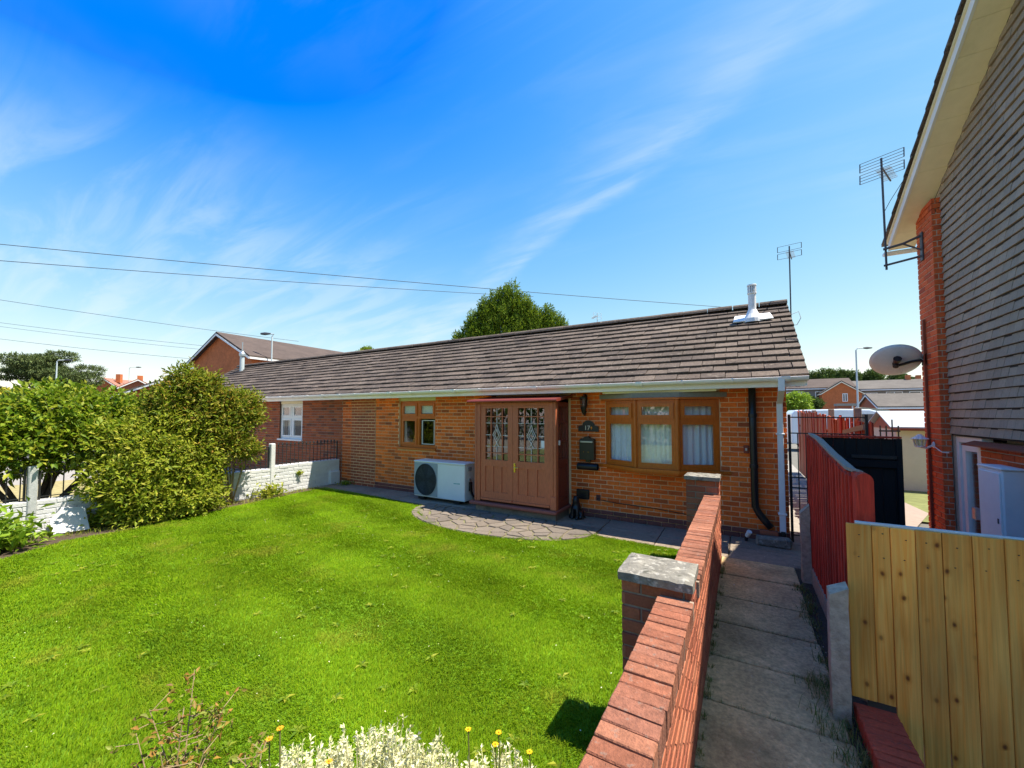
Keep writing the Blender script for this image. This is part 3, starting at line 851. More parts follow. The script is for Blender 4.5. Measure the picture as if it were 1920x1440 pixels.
# --- roof
roof = MB()
roof.prism([(-9.29, 6.5, 2.36), (.765, 6.5, 2.36), (.765, 8.91, 3.90 - .01), (-9.29, 8.91, 3.89)], (0, 0, -.03))
roof.prism([(-9.29, 8.91, 3.89), (.765, 8.91, 3.89), (.765, 11.35, 2.34), (-9.29, 11.35, 2.34)], (0, 0, -.03))
roof = roof.build('roof', M['tile_dark'], bung)
TH = math.atan(SL)
SV, NV = Vector((0, math.cos(TH), math.sin(TH))), Vector((0, -math.sin(TH), math.cos(TH)))
ROT = Matrix((Vector((1, 0, 0)), SV, NV)).transposed().to_4x4()
def tile_geo(w_, L=.285, t=.034, ch=.006):
    a, b = -w_ / 2, w_ / 2
    hd = -.026
    vs = [(a, 0, .008), (b, 0, .008), (a, 0, .008 + t - ch), (b, 0, .008 + t - ch), (a + ch * .3, ch, .008 + t), (b - ch * .3, ch, .008 + t),
          (a, L, hd + t - .008), (b, L, hd + t - .008), (a, L, hd - .004), (b, L, hd - .004)]
    fs = [(0, 1, 3, 2), (2, 3, 5, 4), (4, 5, 7, 6), (0, 2, 4, 6, 8), (1, 9, 7, 5, 3), (8, 9, 1, 0), (6, 7, 9, 8)]
    return vs, fs
tmesh = {}
def tile_me(w_):
    k = round(w_, 2)
    if k not in tmesh:
        tmesh[k] = MB().add(*tile_geo(k)).mesh('roof_tile_piece'); tmesh[k].materials.append(M['tile'])
    return tmesh[k]
def tiled(x0, x1, parent, nobj):
    cand = []
    for i in range(13):
        y = 6.47 + i * .1875
        z = EZ + SL * (y - EY) - .034
        x = x1 - (.165 if i % 2 else 0)
        if i % 2: cand.append((x1 - .08, .15, y, z))
        while x > x0:
            wd = min(.322, x - x0)
            if wd > .05: cand.append((x - wd / 2, wd, y, z))
            x -= .328
    out = []
    for (x, wd, y, z) in cand:
        p = Vector((x, y, z)) + NV * rnd.uniform(-.004, .006) - SV * (rnd.uniform(.01, .03) if rnd.random() < .05 else rnd.uniform(-.003, .004))
        mt = Matrix.Translation(p) @ ROT @ Matrix.Rotation(rnd.uniform(-.008, .008), 4, 'Z') @ Matrix.Rotation(rnd.uniform(-.006, .006), 4, 'Y')
        out.append(((p - CAM).length, wd, mt))
    out.sort(key=lambda t: t[0])
    for d, wd, mt in out[:nobj]:
        piece('roof_tile', tile_me(wd), mt, parent)
    mb = MB()
    for d, wd, mt in out[nobj:]:
        vs, fs = tile_geo(wd)
        mb.add([mt @ Vector(v) for v in vs], fs)
    mb.build('roof_tiling', M['tile'], parent, kind='stuff')
    # back slope stays plain; half round ridge tiles
    x = x1
    while x > x0 + .1:
        m = MB()
        n = 7
        l = min(.44, x - x0)
        ring = [(8.905 + .115 * math.cos(math.pi * k / n), 3.905 + .09 * math.sin(math.pi * k / n) + rnd.uniform(-.003, .003)) for k in range(n + 1)]
        m.prism([(x - l, a, b) for a, b in ring], (l - .008, 0, 0))
        m.build('ridge_tile', M['tile'], parent)
        x -= .448
tiled(-9.3, .785, roof, 290)
MB().prism([(.735, 6.5, 2.225), (.735, 8.9, 3.74), (.735, 8.9, 3.84), (.735, 6.5, 2.325)], (.03, 0, 0)).build('barge_board', M['white'], bung)
# --- flue
mb = MB().lathe([(.062, 0), (.062, .40)], (.208, 8.33, 3.62), 18)
fl = mb.build('flue', M['whitep'], bung, smooth=False)
MB().lathe([(.066, .0), (.075, .015), (.075, .03)], (.208, 8.33, 4.02), 18).build('collar', M['whitep'], fl)
cw = MB().lathe([(.074, .135), (.078, .15), (.074, .165), (.02, .172)], (.208, 8.33, 4.035), 18)
for k in range(12):
    a = 2 * math.pi * k / 12
    c, s = math.cos(a), math.sin(a)
    cw.prism([(.208 + .07 * c - .011 * s, 8.33 + .07 * s + .011 * c, 4.045), (.208 + .07 * c + .011 * s, 8.33 + .07 * s - .011 * c, 4.045),
              (.208 + .058 * c + .011 * s, 8.33 + .058 * s - .011 * c, 4.045), (.208 + .058 * c - .011 * s, 8.33 + .058 * s + .011 * c, 4.045)], (0, 0, .13))
cw.build('cowl', M['whitep'], fl)
MB().lathe([(.04, 0), (.04, .13)], (.208, 8.33, 4.045), 12).build('cowl_core', M['mast'], fl)
mb = MB().lathe([(.16, -.10), (.15, -.03), (.10, .06), (.07, .13)], (.208, 8.32, 3.60), 18)
for (x0, x1, s0, s1) in ((-.10, .52, -.13, .16),):
    o = Vector((0, 8.33, EZ + SL * (8.33 - EY))) + NV * .022
    q = [o + Vector((x0, 0, 0)) + SV * s0, o + Vector((x1, 0, 0)) + SV * (s0 + .02), o + Vector((x1 - .04, 0, 0)) + SV * s1, o + Vector((x0 + .03, 0, 0)) + SV * s1]
    mb.prism(q, NV * .02)
mb.build('flashing', M['whitep'], fl)

# --- left window of the bungalow
O = (0, FY + .09, 0)
wn_ = MB()
barframe(wn_, O, XV, NF, -7.19, -6.04, 1.06, 2.155, .06, -.03, .035)
lbox(wn_, O, XV, NF, -6.645, -6.575, -.03, .035, 1.12, 2.095)
lbox(wn_, O, XV, NF, -7.13, -6.645, -.03, .035, 1.735, 1.795); lbox(wn_, O, XV, NF, -6.575, -6.10, -.03, .035, 1.735, 1.795)
win = wn_.build('window', M['oak'], bung)
for (a, b, c, d) in ((-7.13, -6.645, 1.795, 2.095), (-6.575, -6.10, 1.795, 2.095), (-7.13, -6.645, 1.12, 1.735)):
    m = MB(); barframe(m, O, XV, NF, a, b, c, d, .055, .02, .055); m.build('sash', M['oak'], win)
    m = MB(); lbox(m, O, XV, NF, a + .05, b - .05, .026, .034, c + .05, d - .05); m.build('pane', M['glass'], win)
m = MB(); barframe(m, O, XV, NF, -6.51, -6.13, 1.14, 1.70, .012, .0, .02); m.build('sash', M['net'], win)
m = MB(); lbox(m, O, XV, NF, -6.575, -6.10, -.01, -.004, 1.12, 1.735); m.build('pane', M['glass'], win)
MB().cbox(-7.22, -6.01, FY - .045, FY + .10, 1.005, 1.058, .008).build('sill', M['oak'], win)
MB().box(-7.185, -6.045, FY + .03, FY + .06, 2.158, 2.272).build('head_board', M['creamboard'], win)
m = MB().box(-7.14, -6.64, FY + .085, FY + .092, 1.86, 2.06); m.box(-6.54, -6.15, FY + .085, FY + .092, 1.86, 2.06); m.build('reflection_board', M['whitep'], win)  # white boards stand in for the bright reflection in the top panes
MB().box(-7.16, -7.09, FY + .14, FY + .16, 1.1, 1.75).build('curtain', M['net'], win)
m = MB().lathe([(.03, 0), (.06, .04), (.05, .10), (.035, .12)], (-6.86, FY + .2, 1.12), 12); m.lathe([(.05, 0), (.09, .05), (.08, .12), (.02, .18)], (-6.78, FY + .22, 1.22), 10)
m.build('flower_pot', M['orange'], win)
m = MB().box(-7.6, -5.6, 9.0, 9.05, 0, 2.3); m.box(-7.6, -7.55, 7.2, 9, 0, 2.3); m.box(-5.65, -5.6, 7.2, 9, 0, 2.3); m.build('room', M['dark'], win)

# --- bay window
BP = [Vector((-2.09, 6.9, 0)), Vector((-1.515, 6.61, 0)), Vector((-.872, 6.61, 0)), Vector((-.30, 6.9, 0))]
BZ0, BZ1, BT = .975, 2.075, 1.745
fr = MB()
for p in BP[1:3]:
    fr.lathe([(.045, BZ0), (.045, BZ1)], (p.x, p.y + .02, 0), 10)
facets = []
for i in range(3):
    a, b = BP[i], BP[i + 1]
    U = (b - a).normalized(); Nv = UP.cross(U) * -1
    Nv = U.cross(UP)
    if Nv.y > 0: Nv = -Nv
    L = (b - a).length
    facets.append((a, U, Nv, L))
    barframe(fr, a, U, Nv, 0.0, L, BZ0, BZ1, .052, -.06, .0)
    lbox(fr, a, U, Nv, .052, L - .052, -.06, 0, BT - .03, BT + .03)
bay = fr.build('bay_window', M['oak'], bung)
for (a, U, Nv, L), cm in zip(facets, ('curtain', 'net', 'curtain')):
    m = MB(); barframe(m, a, U, Nv, .052, L - .052, BT + .03, BZ1 - .052, .058, -.03, .022); m.build('sash', M['oak'], bay)
    m = MB(); barframe(m, a, U, Nv, .052, L - .052, BZ0 + .052, BT - .03, .034, -.04, -.008); m.build('sash', M['oak'], bay)
    m = MB(); lbox(m, a, U, Nv, .105, L - .105, -.012, -.006, BT + .085, BZ1 - .105); m.build('pane', M['glass'], bay)
    m = MB(); lbox(m, a, U, Nv, .084, L - .084, -.026, -.020, BZ0 + .084, BT - .062); m.build('pane', M['glass'], bay)
    if cm == 'curtain':
        curtain(bay, a, U, Nv, .05, L - .05, -.10, .94, 2.06, M['curtain'], 5)
    else:
        curtain(bay, a, U, Nv, .03, L - .03, -.11, .94, 2.06, M['net'], 8, .008, 'net_curtain')
        m = MB()
        for z in (1.80, 1.86, 1.92, 1.98): lbox(m, a, U, Nv, .1, L - .1, -.085, -.08, z, z + .012)
        for z in (1.08, 1.10): lbox(m, a, U, Nv, .1, L - .1, -.09, -.085, z, z + .008)
        m.build('lace_band', M['whitep'], bay)
sill_o = [(-2.21, 6.895), (-1.55, 6.545), (-.84, 6.545), (-.15, 6.895)]
MB().prism([(x, y, .93) for x, y in sill_o], (0, 0, .043)).build('sill', M['oak'], bay)
MB().prism([(x, y, .885) for x, y in [(-2.08, 6.897), (-1.52, 6.63), (-.87, 6.63), (-.31, 6.897)]], (0, 0, .044)).build('sill_bed', M['oak'], bay)
MB().prism([(x, y, 2.078) for x, y in [(-2.17, 6.895), (-1.55, 6.56), (-.84, 6.56), (-.22, 6.895)]], (0, 0, .032)).build('head_trim', M['oak'], bay)
MB().prism([(x, y, 2.112) for x, y in [(-2.20, 6.895), (-1.56, 6.575), (-.83, 6.575), (-.19, 6.895)]], (0, 0, .075)).build('lead_roof', pm('lead_sheet', (.24, .23, .22), .6, .15, 20, .1), bay)
MB().box(-2.05, -.32, 6.60, 6.63, 2.19, 2.222).build('head_board', M['cream'], bay)
m = MB().box(-2.3, -.1, 8.2, 8.25, 0, 2.3); m.box(-2.35, -2.3, 7.2, 8.2, 0, 2.3); m.box(-.1, -.05, 7.2, 8.2, 0, 2.3); m.build('room', M['room'], bay)

m = MB().tube([(-2.25, 6.893, .33), (-1.9, 6.893, .30), (-1.3, 6.893, .285), (-.80, 6.893, .25)], .007, 6); m.build('cable', M['black'], bung)
# --- pipes on the front wall
m = MB()
m.tube([(.138, 6.825, 2.24), (.140, 6.825, 1.62), (.142, 6.825, 1.0), (.143, 6.825, .50), (.19, 6.82, .40), (.265, 6.80, .30), (.33, 6.79, .22)], .048, 14)
sp = m.build('soil_pipe', M['black'], bung, smooth=True)
for z in (1.80, 1.05):
    MB().lathe([(.054, 0), (.057, .01), (.057, .05), (.054, .06)], (.140, 6.825, z), 14).build('pipe_collar', M['black'], sp)
m = MB()
m.box(.435, .510, 6.40, 6.475, 2.16, 2.34)
m.prism([(.437, 6.402, 2.165), (.508, 6.402, 2.165), (.508, 6.473, 2.165), (.437, 6.473, 2.165)], (0, .36, -.17))
m.cbox(.435, .508, 6.77, 6.835, .17, 2.03, .006)
dp = m.build('downpipe', M['whitep'], bung)
for z in (1.55, .42):
    m = MB().cbox(.42, .523, 6.76, 6.89, z, z + .022, .004); m.build('pipe_clip', M['whitep'], dp)
MB().tube([(.472, 6.80, .19), (.472, 6.79, .10), (.50, 6.72, .04)], .042, 10).build('drain_shoe', M['black'], dp)
# ------------------------------------------------------------------ attached bungalow to the left
nb = thing('bungalow', 'attached red-brown brick bungalow with white window, behind the shrubs and railings', 'house', (-14, 6.9, 0))
mb = MB()
HN = (-12.29, -11.12, 1.06, 2.26)
holed(mb, (0, FY, 0), XV, NF, -19.0, -9.306, -.25, -.007, -.1, 2.27, [HN])
mb.box(-18.9, -9.31, 10.6, 10.85, -.1, 2.4)
mb.prism([(-18.95, 7.15, -.1), (-18.95, 10.6, -.1), (-18.95, 10.85, 2.4), (-18.95, 8.91, 3.7), (-18.95, 7.15, 2.6)], (.2, 0, 0))
mb.build('wall', M['mortar_d'], nb)
bricks(nb, cut(rows(-19.0, -9.31, 0, 30), [HN]), (0, FY, 0), NF, M['brick_n'], .03, 0)
MB().box(-19.05, -9.325, 6.52, 6.55, 2.222, 2.36).build('fascia', M['white'], nb)
MB().box(-19.0, -9.31, 6.552, 6.898, 2.232, 2.245).build('soffit', M['white'], nb)
gutter(-19.05, -9.302, nb, .66)
m = MB()
m.prism([(-19.1, 6.5, 2.36), (-9.295, 6.5, 2.36), (-9.295, 8.91, 3.89), (-19.1, 8.91, 3.89)], (0, 0, -.03))
m.prism([(-19.1, 8.91, 3.89), (-9.295, 8.91, 3.89), (-9.295, 11.35, 2.34), (-19.1, 11.35, 2.34)], (0, 0, -.03))
nroof = m.build('roof', M['tile_dark'], nb)
tiled(-19.1, -9.303, nroof, 0)
O = (0, FY + .09, 0)
m = MB(); barframe(m, O, XV, NF, -12.29, -11.12, 1.10, 2.15, .06, -.03, .035)
lbox(m, O, XV, NF, -11.73, -11.66, -.03, .035, 1.16, 2.09); lbox(m, O, XV, NF, -12.23, -11.73, -.03, .035, 1.70, 1.76); lbox(m, O, XV, NF, -11.66, -11.18, -.03, .035, 1.70, 1.76)
wv = m.build('window', M['whitep'], nb)
for (a, b, c, d) in ((-12.23, -11.73, 1.76, 2.09), (-11.66, -11.18, 1.76, 2.09), (-12.23, -11.73, 1.16, 1.70), (-11.66, -11.18, 1.16, 1.70)):
    m = MB(); barframe(m, O, XV, NF, a, b, c, d, .045, .02, .05); m.build('sash', M['whitep'], wv)
    m = MB(); lbox(m, O, XV, NF, a + .04, b - .04, .026, .034, c + .04, d - .04); m.build('pane', M['glass'], wv)
MB().cbox(-12.33, -11.08, FY - .05, FY + .1, 1.05, 1.098, .008).build('sill', M['whitep'], wv)
MB().box(-12.28, -11.13, FY + .03, FY + .06, 2.155, 2.262).build('head_board', M['cream'], wv)
curtain(wv, (0, FY + .25, 0), XV, NF, -12.25, -12.0, 0, 1.1, 2.12, M['curtain'], 3)
curtain(wv, (0, FY + .25, 0), XV, NF, -11.38, -11.15, 0, 1.1, 2.12, M['curtain'], 3)
m = MB().box(-12.6, -10.8, 8.6, 8.65, 0, 2.3); m.box(-12.65, -12.6, 7.2, 8.6, 0, 2.3); m.box(-10.8, -10.75, 7.2, 8.6, 0, 2.3); m.build('room', M['dark'], wv)
mb = MB().lathe([(.085, 0), (.085, .62)], (-18.0, 8.5, 3.62), 14); nf = mb.build('flue', M['lamp_grey'], nb)
MB().lathe([(.10, 0), (.12, .03), (.12, .12), (.06, .2), (.06, .26)], (-18.0, 8.5, 4.24), 14).build('cowl', M['steel'], nf)
MB().tube([(-18.0, 8.5, 4.4), (-18.0, 8.5, 4.85)], .018, 6).build('vent_tip', M['steel'], nf)

# ------------------------------------------------------------------ porch
PX0, PX1, PY = -4.49, -2.775, 6.27
por = thing('porch', 'brown painted wooden porch with glazed double doors and maroon roof', 'porch', (-3.6, 6.5, 0))
MB().box(PX0 + .02, PX1 - .02, PY + .02, 6.885, -.02, .128).build('base', M['patio'], por)
m = MB().cbox(PX0 - .07, PX1 + .035, PY - .085, 6.884, .13, .188, .012); m.build('step', M['porchstep'], por)
m = MB()
m.cbox(PX0, PX0 + .13, PY, PY + .10, .19, 2.06, .006); m.cbox(PX1 - .12, PX1, PY, PY + .10, .19, 2.06, .006)
m.box(PX0 + .13, PX1 - .12, PY + .01, PY + .09, 1.995, 2.058); m.cbox(PX0 + .03, PX0 + .055, PY - .012, PY + .01, .2, 2.05, .004)
m.cbox(PX1 - .075, PX1 - .05, PY - .012, PY + .01, .42, 2.05, .004); m.cbox(PX1 - .10, PX1 + .006, PY - .018, PY + .01, .19, .42, .005)
m.build('frame', M['porchwood'], por)
def half(x0, x1, handle):
    # one leaf of the double door: stiles and rails round a leaded light and three sunk panels
    yf = PY + .02
    gx0, gx1, gz0, gz1 = x0 + .105, x1 - .105, .985, 1.955
    O = (0, yf, 0)
    m = MB()
    lbox(m, O, XV, NF, x0, gx0, -.05, 0, .215, 1.992); lbox(m, O, XV, NF, gx1, x1, -.05, 0, .215, 1.992)
    lbox(m, O, XV, NF, gx0, gx1, -.05, 0, gz1, 1.992); lbox(m, O, XV, NF, gx0, gx1, -.05, 0, .86, gz0); lbox(m, O, XV, NF, gx0, gx1, -.05, 0, .215, .385)
    n = 3
    pw = (gx1 - gx0 - .05 * (n - 1)) / n
    for i in range(n - 1):
        a = gx0 + (i + 1) * pw + i * .05
        lbox(m, O, XV, NF, a, a + .05, -.05, 0, .385, .86)
    lbox(m, O, XV, NF, x0 + .01, x1 - .01, 0, .022, .225, .262)
    d = m.build('door', M['porchwood'], por)
    for i in range(n):
        a = gx0 + i * (pw + .05)
        q = MB(); lbox(q, O, XV, NF, a, a + pw, -.04, -.018, .385, .86); q.build('panel', M['porchwood'], d)
    # glazing bars and leaded diamond
    zr = [gz0, 1.115, 1.235, 1.45, 1.675, 1.80, gz1]
    q = MB()
    cw = (gx1 - gx0) / 4
    for i in (1, 3): lbox(q, O, XV, NF, gx0 + i * cw - .009, gx0 + i * cw + .009, -.03, -.004, gz0, gz1)
    for z in (zr[1], zr[5]): lbox(q, O, XV, NF, gx0, gx1, -.03, -.002, z - .009, z + .009)
    q.build('glazing_bar', M['porchwood'], d)
    q = MB()
    for z in (zr[2], zr[3], zr[4]):
        lbox(q, O, XV, NF, gx0, gx0 + cw - .009, -.028, -.014, z - .005, z + .005); lbox(q, O, XV, NF, gx1 - cw + .009, gx1, -.028, -.014, z - .005, z + .005)
    c = (gx0 + gx1) / 2
    for z in (zr[2], zr[4]): lbox(q, O, XV, NF, gx0 + cw, gx1 - cw, -.028, -.016, z - .003, z + .003)
    lbox(q, O, XV, NF, c - .005, c + .005, -.028, -.014, zr[4], gz1); lbox(q, O, XV, NF, c - .005, c + .005, -.028, -.014, gz0, zr[2])
    zc = 1.455
    y = yf + .018
    for s in (1.0, .55):
        for k in (-1, 1):
            q.tube([(c, y, zc + .20 * s), (c + k * .03 * s, y, zc + .10 * s), (c + k * .088 * s, y, zc)], .0065, 5)
            q.tube([(c + k * .088 * s, y, zc), (c + k * .03 * s, y, zc - .10 * s), (c - k * .012, y, zc - .155 * s)], .0065, 5)
    for k in (-1, 1): q.tube([(c - k * .012, y, zc - .155), (c + k * .035, y, zc - .20), (c + k * .05, y, zr[2])], .0065, 5)
    q.build('leading', M['leadlight'], d)
    q = MB(); lbox(q, O, XV, NF, gx0 - .004, gx1 + .004, -.036, -.031, gz0 - .004, gz1 + .004); q.build('pane', M['glass'], d)
    if handle:
        q = MB().cbox(x0 + .02, x0 + .058, yf - .012, yf + .002, .78, .95, .004); q.tube([(x0 + .04, yf - .01, .875), (x0 + .04, yf - .045, .875), (x0 + .14, yf - .045, .872)], .009, 8)
        q.build('handle', M['brass'], d)
        q = MB().box(gx1 - .075, gx1 - .005, yf + .024, yf + .027, 1.25, 1.375); q.build('notice', M['whitep'], d)
    return d
half(PX0 + .133, -3.648, False)
half(-3.642, PX1 - .123, True)
# side wall of the porch towards the path
m = MB()
O = (PX1 - .012, 0, 0); YV = (0, 1, 0); NE = (1, 0, 0)
y0, y1 = PY + .102, 6.885
barframe(m, O, YV, NE, y0, y1, .19, 2.06, .075, -.06, 0, .12)
lbox(m, O, YV, NE, y0 + .075, y1 - .075, -.06, 0, .93, 1.04)
lbox(m, O, YV, NE, y0 + .075, y1 - .075, -.045, -.015, .31, .93)
barframe(m, O, YV, NE, y0 + .10, y1 - .10, .36, .88, .02, -.015, -.004)
for z in (1.36, 1.68): lbox(m, O, YV, NE, y0 + .075, y1 - .075, -.035, -.01, z, z + .018)
for k in (1, 2):
    a = y0 + .075 + (y1 - y0 - .15) * k / 3
    lbox(m, O, YV, NE, a - .009, a + .009, -.036, -.009, 1.04, 1.985)
side = m.build('side_panel', M['porchred'], por)
q = MB(); lbox(q, O, YV, NE, y0 + .07, y1 - .07, -.046, -.041, 1.03, 1.99); q.build('pane', M['glass'], side)
q = MB().cbox(PX1 - .012, PX1 + .012, PY + .13, PY + .165, 1.30, 1.385, .004); q.build('bell_push', M['whitep'], side)
m = MB(); lbox(m, (PX0 + .012, 0, 0), YV, (-1, 0, 0), y0, y1, -.05, 0, .19, 2.06); m.build('side_panel', M['porchred'], por)
m = MB()
m.prism([(PX0 - .11, PY - .10, 2.062), (PX0 - .11, 6.885, 2.15), (PX0 - .11, 6.885, 2.20), (PX0 - .11, PY - .10, 2.112), (PX0 - .11, PY - .115, 2.087)], (PX1 - PX0 + .17, 0, 0))
m.build('roof', M['porchred'], por)
m = MB().box(PX0 + .12, PX1 - .12, 7.5, 7.52, .1, 2.1); m.box(PX0 - .1, PX0 - .08, 6.95, 7.5, .1, 2.2); m.box(PX1 + .06, PX1 + .08, 6.95, 7.5, .1, 2.2); m.box(PX0, PX1, 6.4, 7.5, .186, .19); m.build('inner_hall', M['dark'], por)

# ------------------------------------------------------------------ fixtures on the front wall
WY = FY - .003
t = thing('wall_lantern', 'black coach lantern with clear glass beside the porch', 'lantern', (-2.45, 6.85, 1.8))
MB().cbox(-2.475, -2.425, WY - .02, WY, 1.98, 2.20, .006).build('back_plate', M['black'], t)
MB().tube([(-2.45, WY - .015, 2.14), (-2.45, WY - .06, 2.21), (-2.45, WY - .12, 2.20), (-2.45, WY - .135, 2.16)], .010, 8).build('arm', M['black'], t)
MB().lathe([(.01, .155), (.03, .15), (.075, .115), (.078, .10)], (-2.45, WY - .135, 2.02), 8).build('cap', M['black'], t)
MB().lathe([(.045, 0), (.066, .135)], (-2.45, WY - .135, 1.985), 8).build('glass', M['lampglass'], t)
m = MB()
for k in range(8):
    a = math.pi * 2 * k / 8
    m.tube([(-2.45 + .047 * math.cos(a), WY - .135 + .047 * math.sin(a), 1.985), (-2.45 + .068 * math.cos(a), WY - .135 + .068 * math.sin(a), 2.12)], .004, 4)
m.lathe([(.015, -.15), (.03, -.12), (.055, -.04), (.062, 0.0)], (-2.45, WY - .135, 1.985), 8)
m.tube([(-2.45, WY - .135, 1.86), (-2.45, WY - .06, 1.82), (-2.45, WY, 1.90)], .012, 6)
m.build('cage', M['black'], t)
t = thing('house_number_plaque', 'black arched plaque with house number 17 beside the bay window', 'plaque', (-2.405, 6.88, 1.53))
pts = [(-2.595, 1.53), (-2.215, 1.53), (-2.215, 1.62), (-2.27, 1.635)] + [(-2.405 + .11 * math.cos(a), 1.645 + .085 * math.sin(a)) for a in [math.pi * k / 10 for k in range(11)]] + [(-2.54, 1.635), (-2.595, 1.62)]
MB().prism([(x, WY - .022, z) for x, z in pts], (0, .022, 0)).build('board', M['black'], t)
def text(s, parent, loc, size, mat, rot=(R(90), 0, 0), name='number'):
    cu = bpy.data.curves.new(name, 'FONT')
    cu.body = s; cu.size = size; cu.extrude = .0015; cu.align_x = 'CENTER'
    cu.materials.append(mat)
    tmp = bpy.data.objects.new(name + '_curve', cu); COL.objects.link(tmp)
    dg = bpy.context.evaluated_depsgraph_get()
    me = bpy.data.meshes.new_from_object(tmp.evaluated_get(dg))
    bpy.data.objects.remove(tmp)
    o = bpy.data.objects.new(name, me)
    o.matrix_basis = Matrix.Translation(loc) @ Matrix.Rotation(rot[2], 4, 'Z') @ Matrix.Rotation(rot[0], 4, 'X')
    return link(o, parent)
text('17', t, (-2.425, WY - .025, 1.558), .115, pm('cream_number', (.85, .74, .55), .5, 0))
m = MB().lathe([(.004, -.02), (.016, -.008), (.018, .008), (.006, .024)], (-2.345, WY - .026, 1.60), 8); m.tube([(-2.345, WY - .026, 1.56), (-2.35, WY - .026, 1.62)], .004, 5)
m.build('flower_motif', M['orange'], t)
t = thing('letter_box', 'black wall letter box with arched top under the number plaque', 'letter box', (-2.41, 6.85, 1.02))
pts = [(-2.545, 1.03), (-2.275, 1.03), (-2.275, 1.385), (-2.30, 1.405), (-2.36, 1.415)] + [(-2.41 + .05 * math.cos(a), 1.42 + .028 * math.sin(a)) for a in [math.pi * k / 6 for k in range(7)]] + [(-2.46, 1.415), (-2.52, 1.405), (-2.545, 1.385)]
MB().prism([(x, WY - .11, z) for x, z in pts], (0, .11, 0)).build('body', M['black'], t)
MB().cbox(-2.525, -2.295, WY - .122, WY - .108, 1.335, 1.365, .004).build('slot_flap', M['steel'], t)
m = MB()
for x in (-2.465, -2.375): m.lathe([(.012, 0), (.012, .012)], (x, WY - .115, 1.165), 8)
m.build('lock', M['brass'], t)
MB().box(-2.45, -2.37, WY - .05, WY, .985, 1.03).build('bracket', M['black'], t)
t = thing('newspaper_holder', 'black tube newspaper holder below the letter box', 'newspaper holder', (-2.405, 6.84, .85))
m = MB(); m.tube([(-2.59, WY - .065, .905), (-2.22, WY - .065, .905)], .062, 14, caps=False); m.tube([(-2.22, WY - .065, .905), (-2.59, WY - .065, .905)], .056, 14, caps=False)
m.build('tube', M['black'], t)
MB().box(-2.55, -2.26, WY - .02, WY, .86, .96).build('mount', M['black'], t)
t = thing('vent_cover', 'black rectangular vent cover low on the wall beside the porch', 'vent', (-2.515, 6.87, .31))
MB().cbox(-2.635, -2.395, WY - .04, WY, .31, .485, .012).build('cover', M['black'], t)
m = MB()
for k in range(5): m.box(-2.61, -2.42, WY - .045, WY - .039, .335 + k * .028, .345 + k * .028)
m.build('louvre', M['black'], t)
t = thing('air_brick', 'small brown air brick in the wall under the bay window', 'air brick', (-2.235, 6.89, .305))
m = MB(); barframe(m, (0, WY, 0), XV, NF, -2.275, -2.195, .305, .41, .012, 0, .008)
for k in range(3): lbox(m, (0, WY, 0), XV, NF, -2.263, -2.207, 0, .006, .33 + k * .024, .338 + k * .024)
m.build('grille', M['brick_plinth'], t)
MB().box(-2.263, -2.207, WY - .002, WY, .317, .398).build('opening', M['dark'], t)
t = thing('outdoor_switch_box', 'small dark box on the wall left of the black pipe', 'switch box', (.048, 6.87, 1.26))
MB().cbox(.014, .082, WY - .035, WY, 1.262, 1.378, .006).build('box', M['cedar'], t)
MB().cbox(.036, .060, WY - .042, WY - .034, 1.30, 1.34, .003).build('switch', M['steel'], t)
# cat ornament sitting by the porch: one skinned body
def skin(name, verts, edges, radii, mat, parent=None, root=0, sub=1):
    me = bpy.data.meshes.new(name)
    me.from_pydata(verts, edges, [])
    o = bpy.data.objects.new(name, me)
    link(o, parent, mat)
    o.modifiers.new('skin', 'SKIN').use_smooth_shade = True
    lay = me.skin_vertices[0].data
    for i, r in enumerate(radii):
        lay[i].radius = r if isinstance(r, tuple) else (r, r)
    lay[root].use_root = True
    s = o.modifiers.new('sub', 'SUBSURF'); s.levels = s.render_levels = sub
    return o
t = thing('cat_statue', 'black sitting cat statue on the patio beside the porch', 'statue', (-2.55, 6.62, .01))
cx0, cy0 = -2.56, 6.66
V = [(cx0, cy0 + .05, .10), (cx0, cy0 + .02, .20), (cx0, cy0 - .01, .28), (cx0, cy0 - .03, .345), (cx0 + .0, cy0 - .085, .335),
     (cx0 - .045, cy0 - .06, .17), (cx0 - .045, cy0 - .085, .03), (cx0 - .045, cy0 - .125, .018), (cx0 + .045, cy0 - .06, .17), (cx0 + .045, cy0 - .085, .03), (cx0 + .045, cy0 - .125, .018),
     (cx0 - .085, cy0 + .02, .06), (cx0 - .09, cy0 - .07, .025), (cx0 + .085, cy0 + .02, .06), (cx0 + .09, cy0 - .07, .025),
     (cx0 + .06, cy0 + .14, .03), (cx0 + .14, cy0 + .08, .02), (cx0 - .035, cy0 - .02, .405), (cx0 + .035, cy0 - .02, .405)]
E_ = [(0, 1), (1, 2), (2, 3), (3, 4), (1, 5), (5, 6), (6, 7), (1, 8), (8, 9), (9, 10), (0, 11), (11, 12), (0, 13), (13, 14), (0, 15), (15, 16), (3, 17), (3, 18)]
skin('body', V, E_, [.10, .085, .06, .062, .03, .04, .026, .024, .04, .026, .024, .065, .03, .065, .03, .022, .014, .012, .012], M['black'], t)

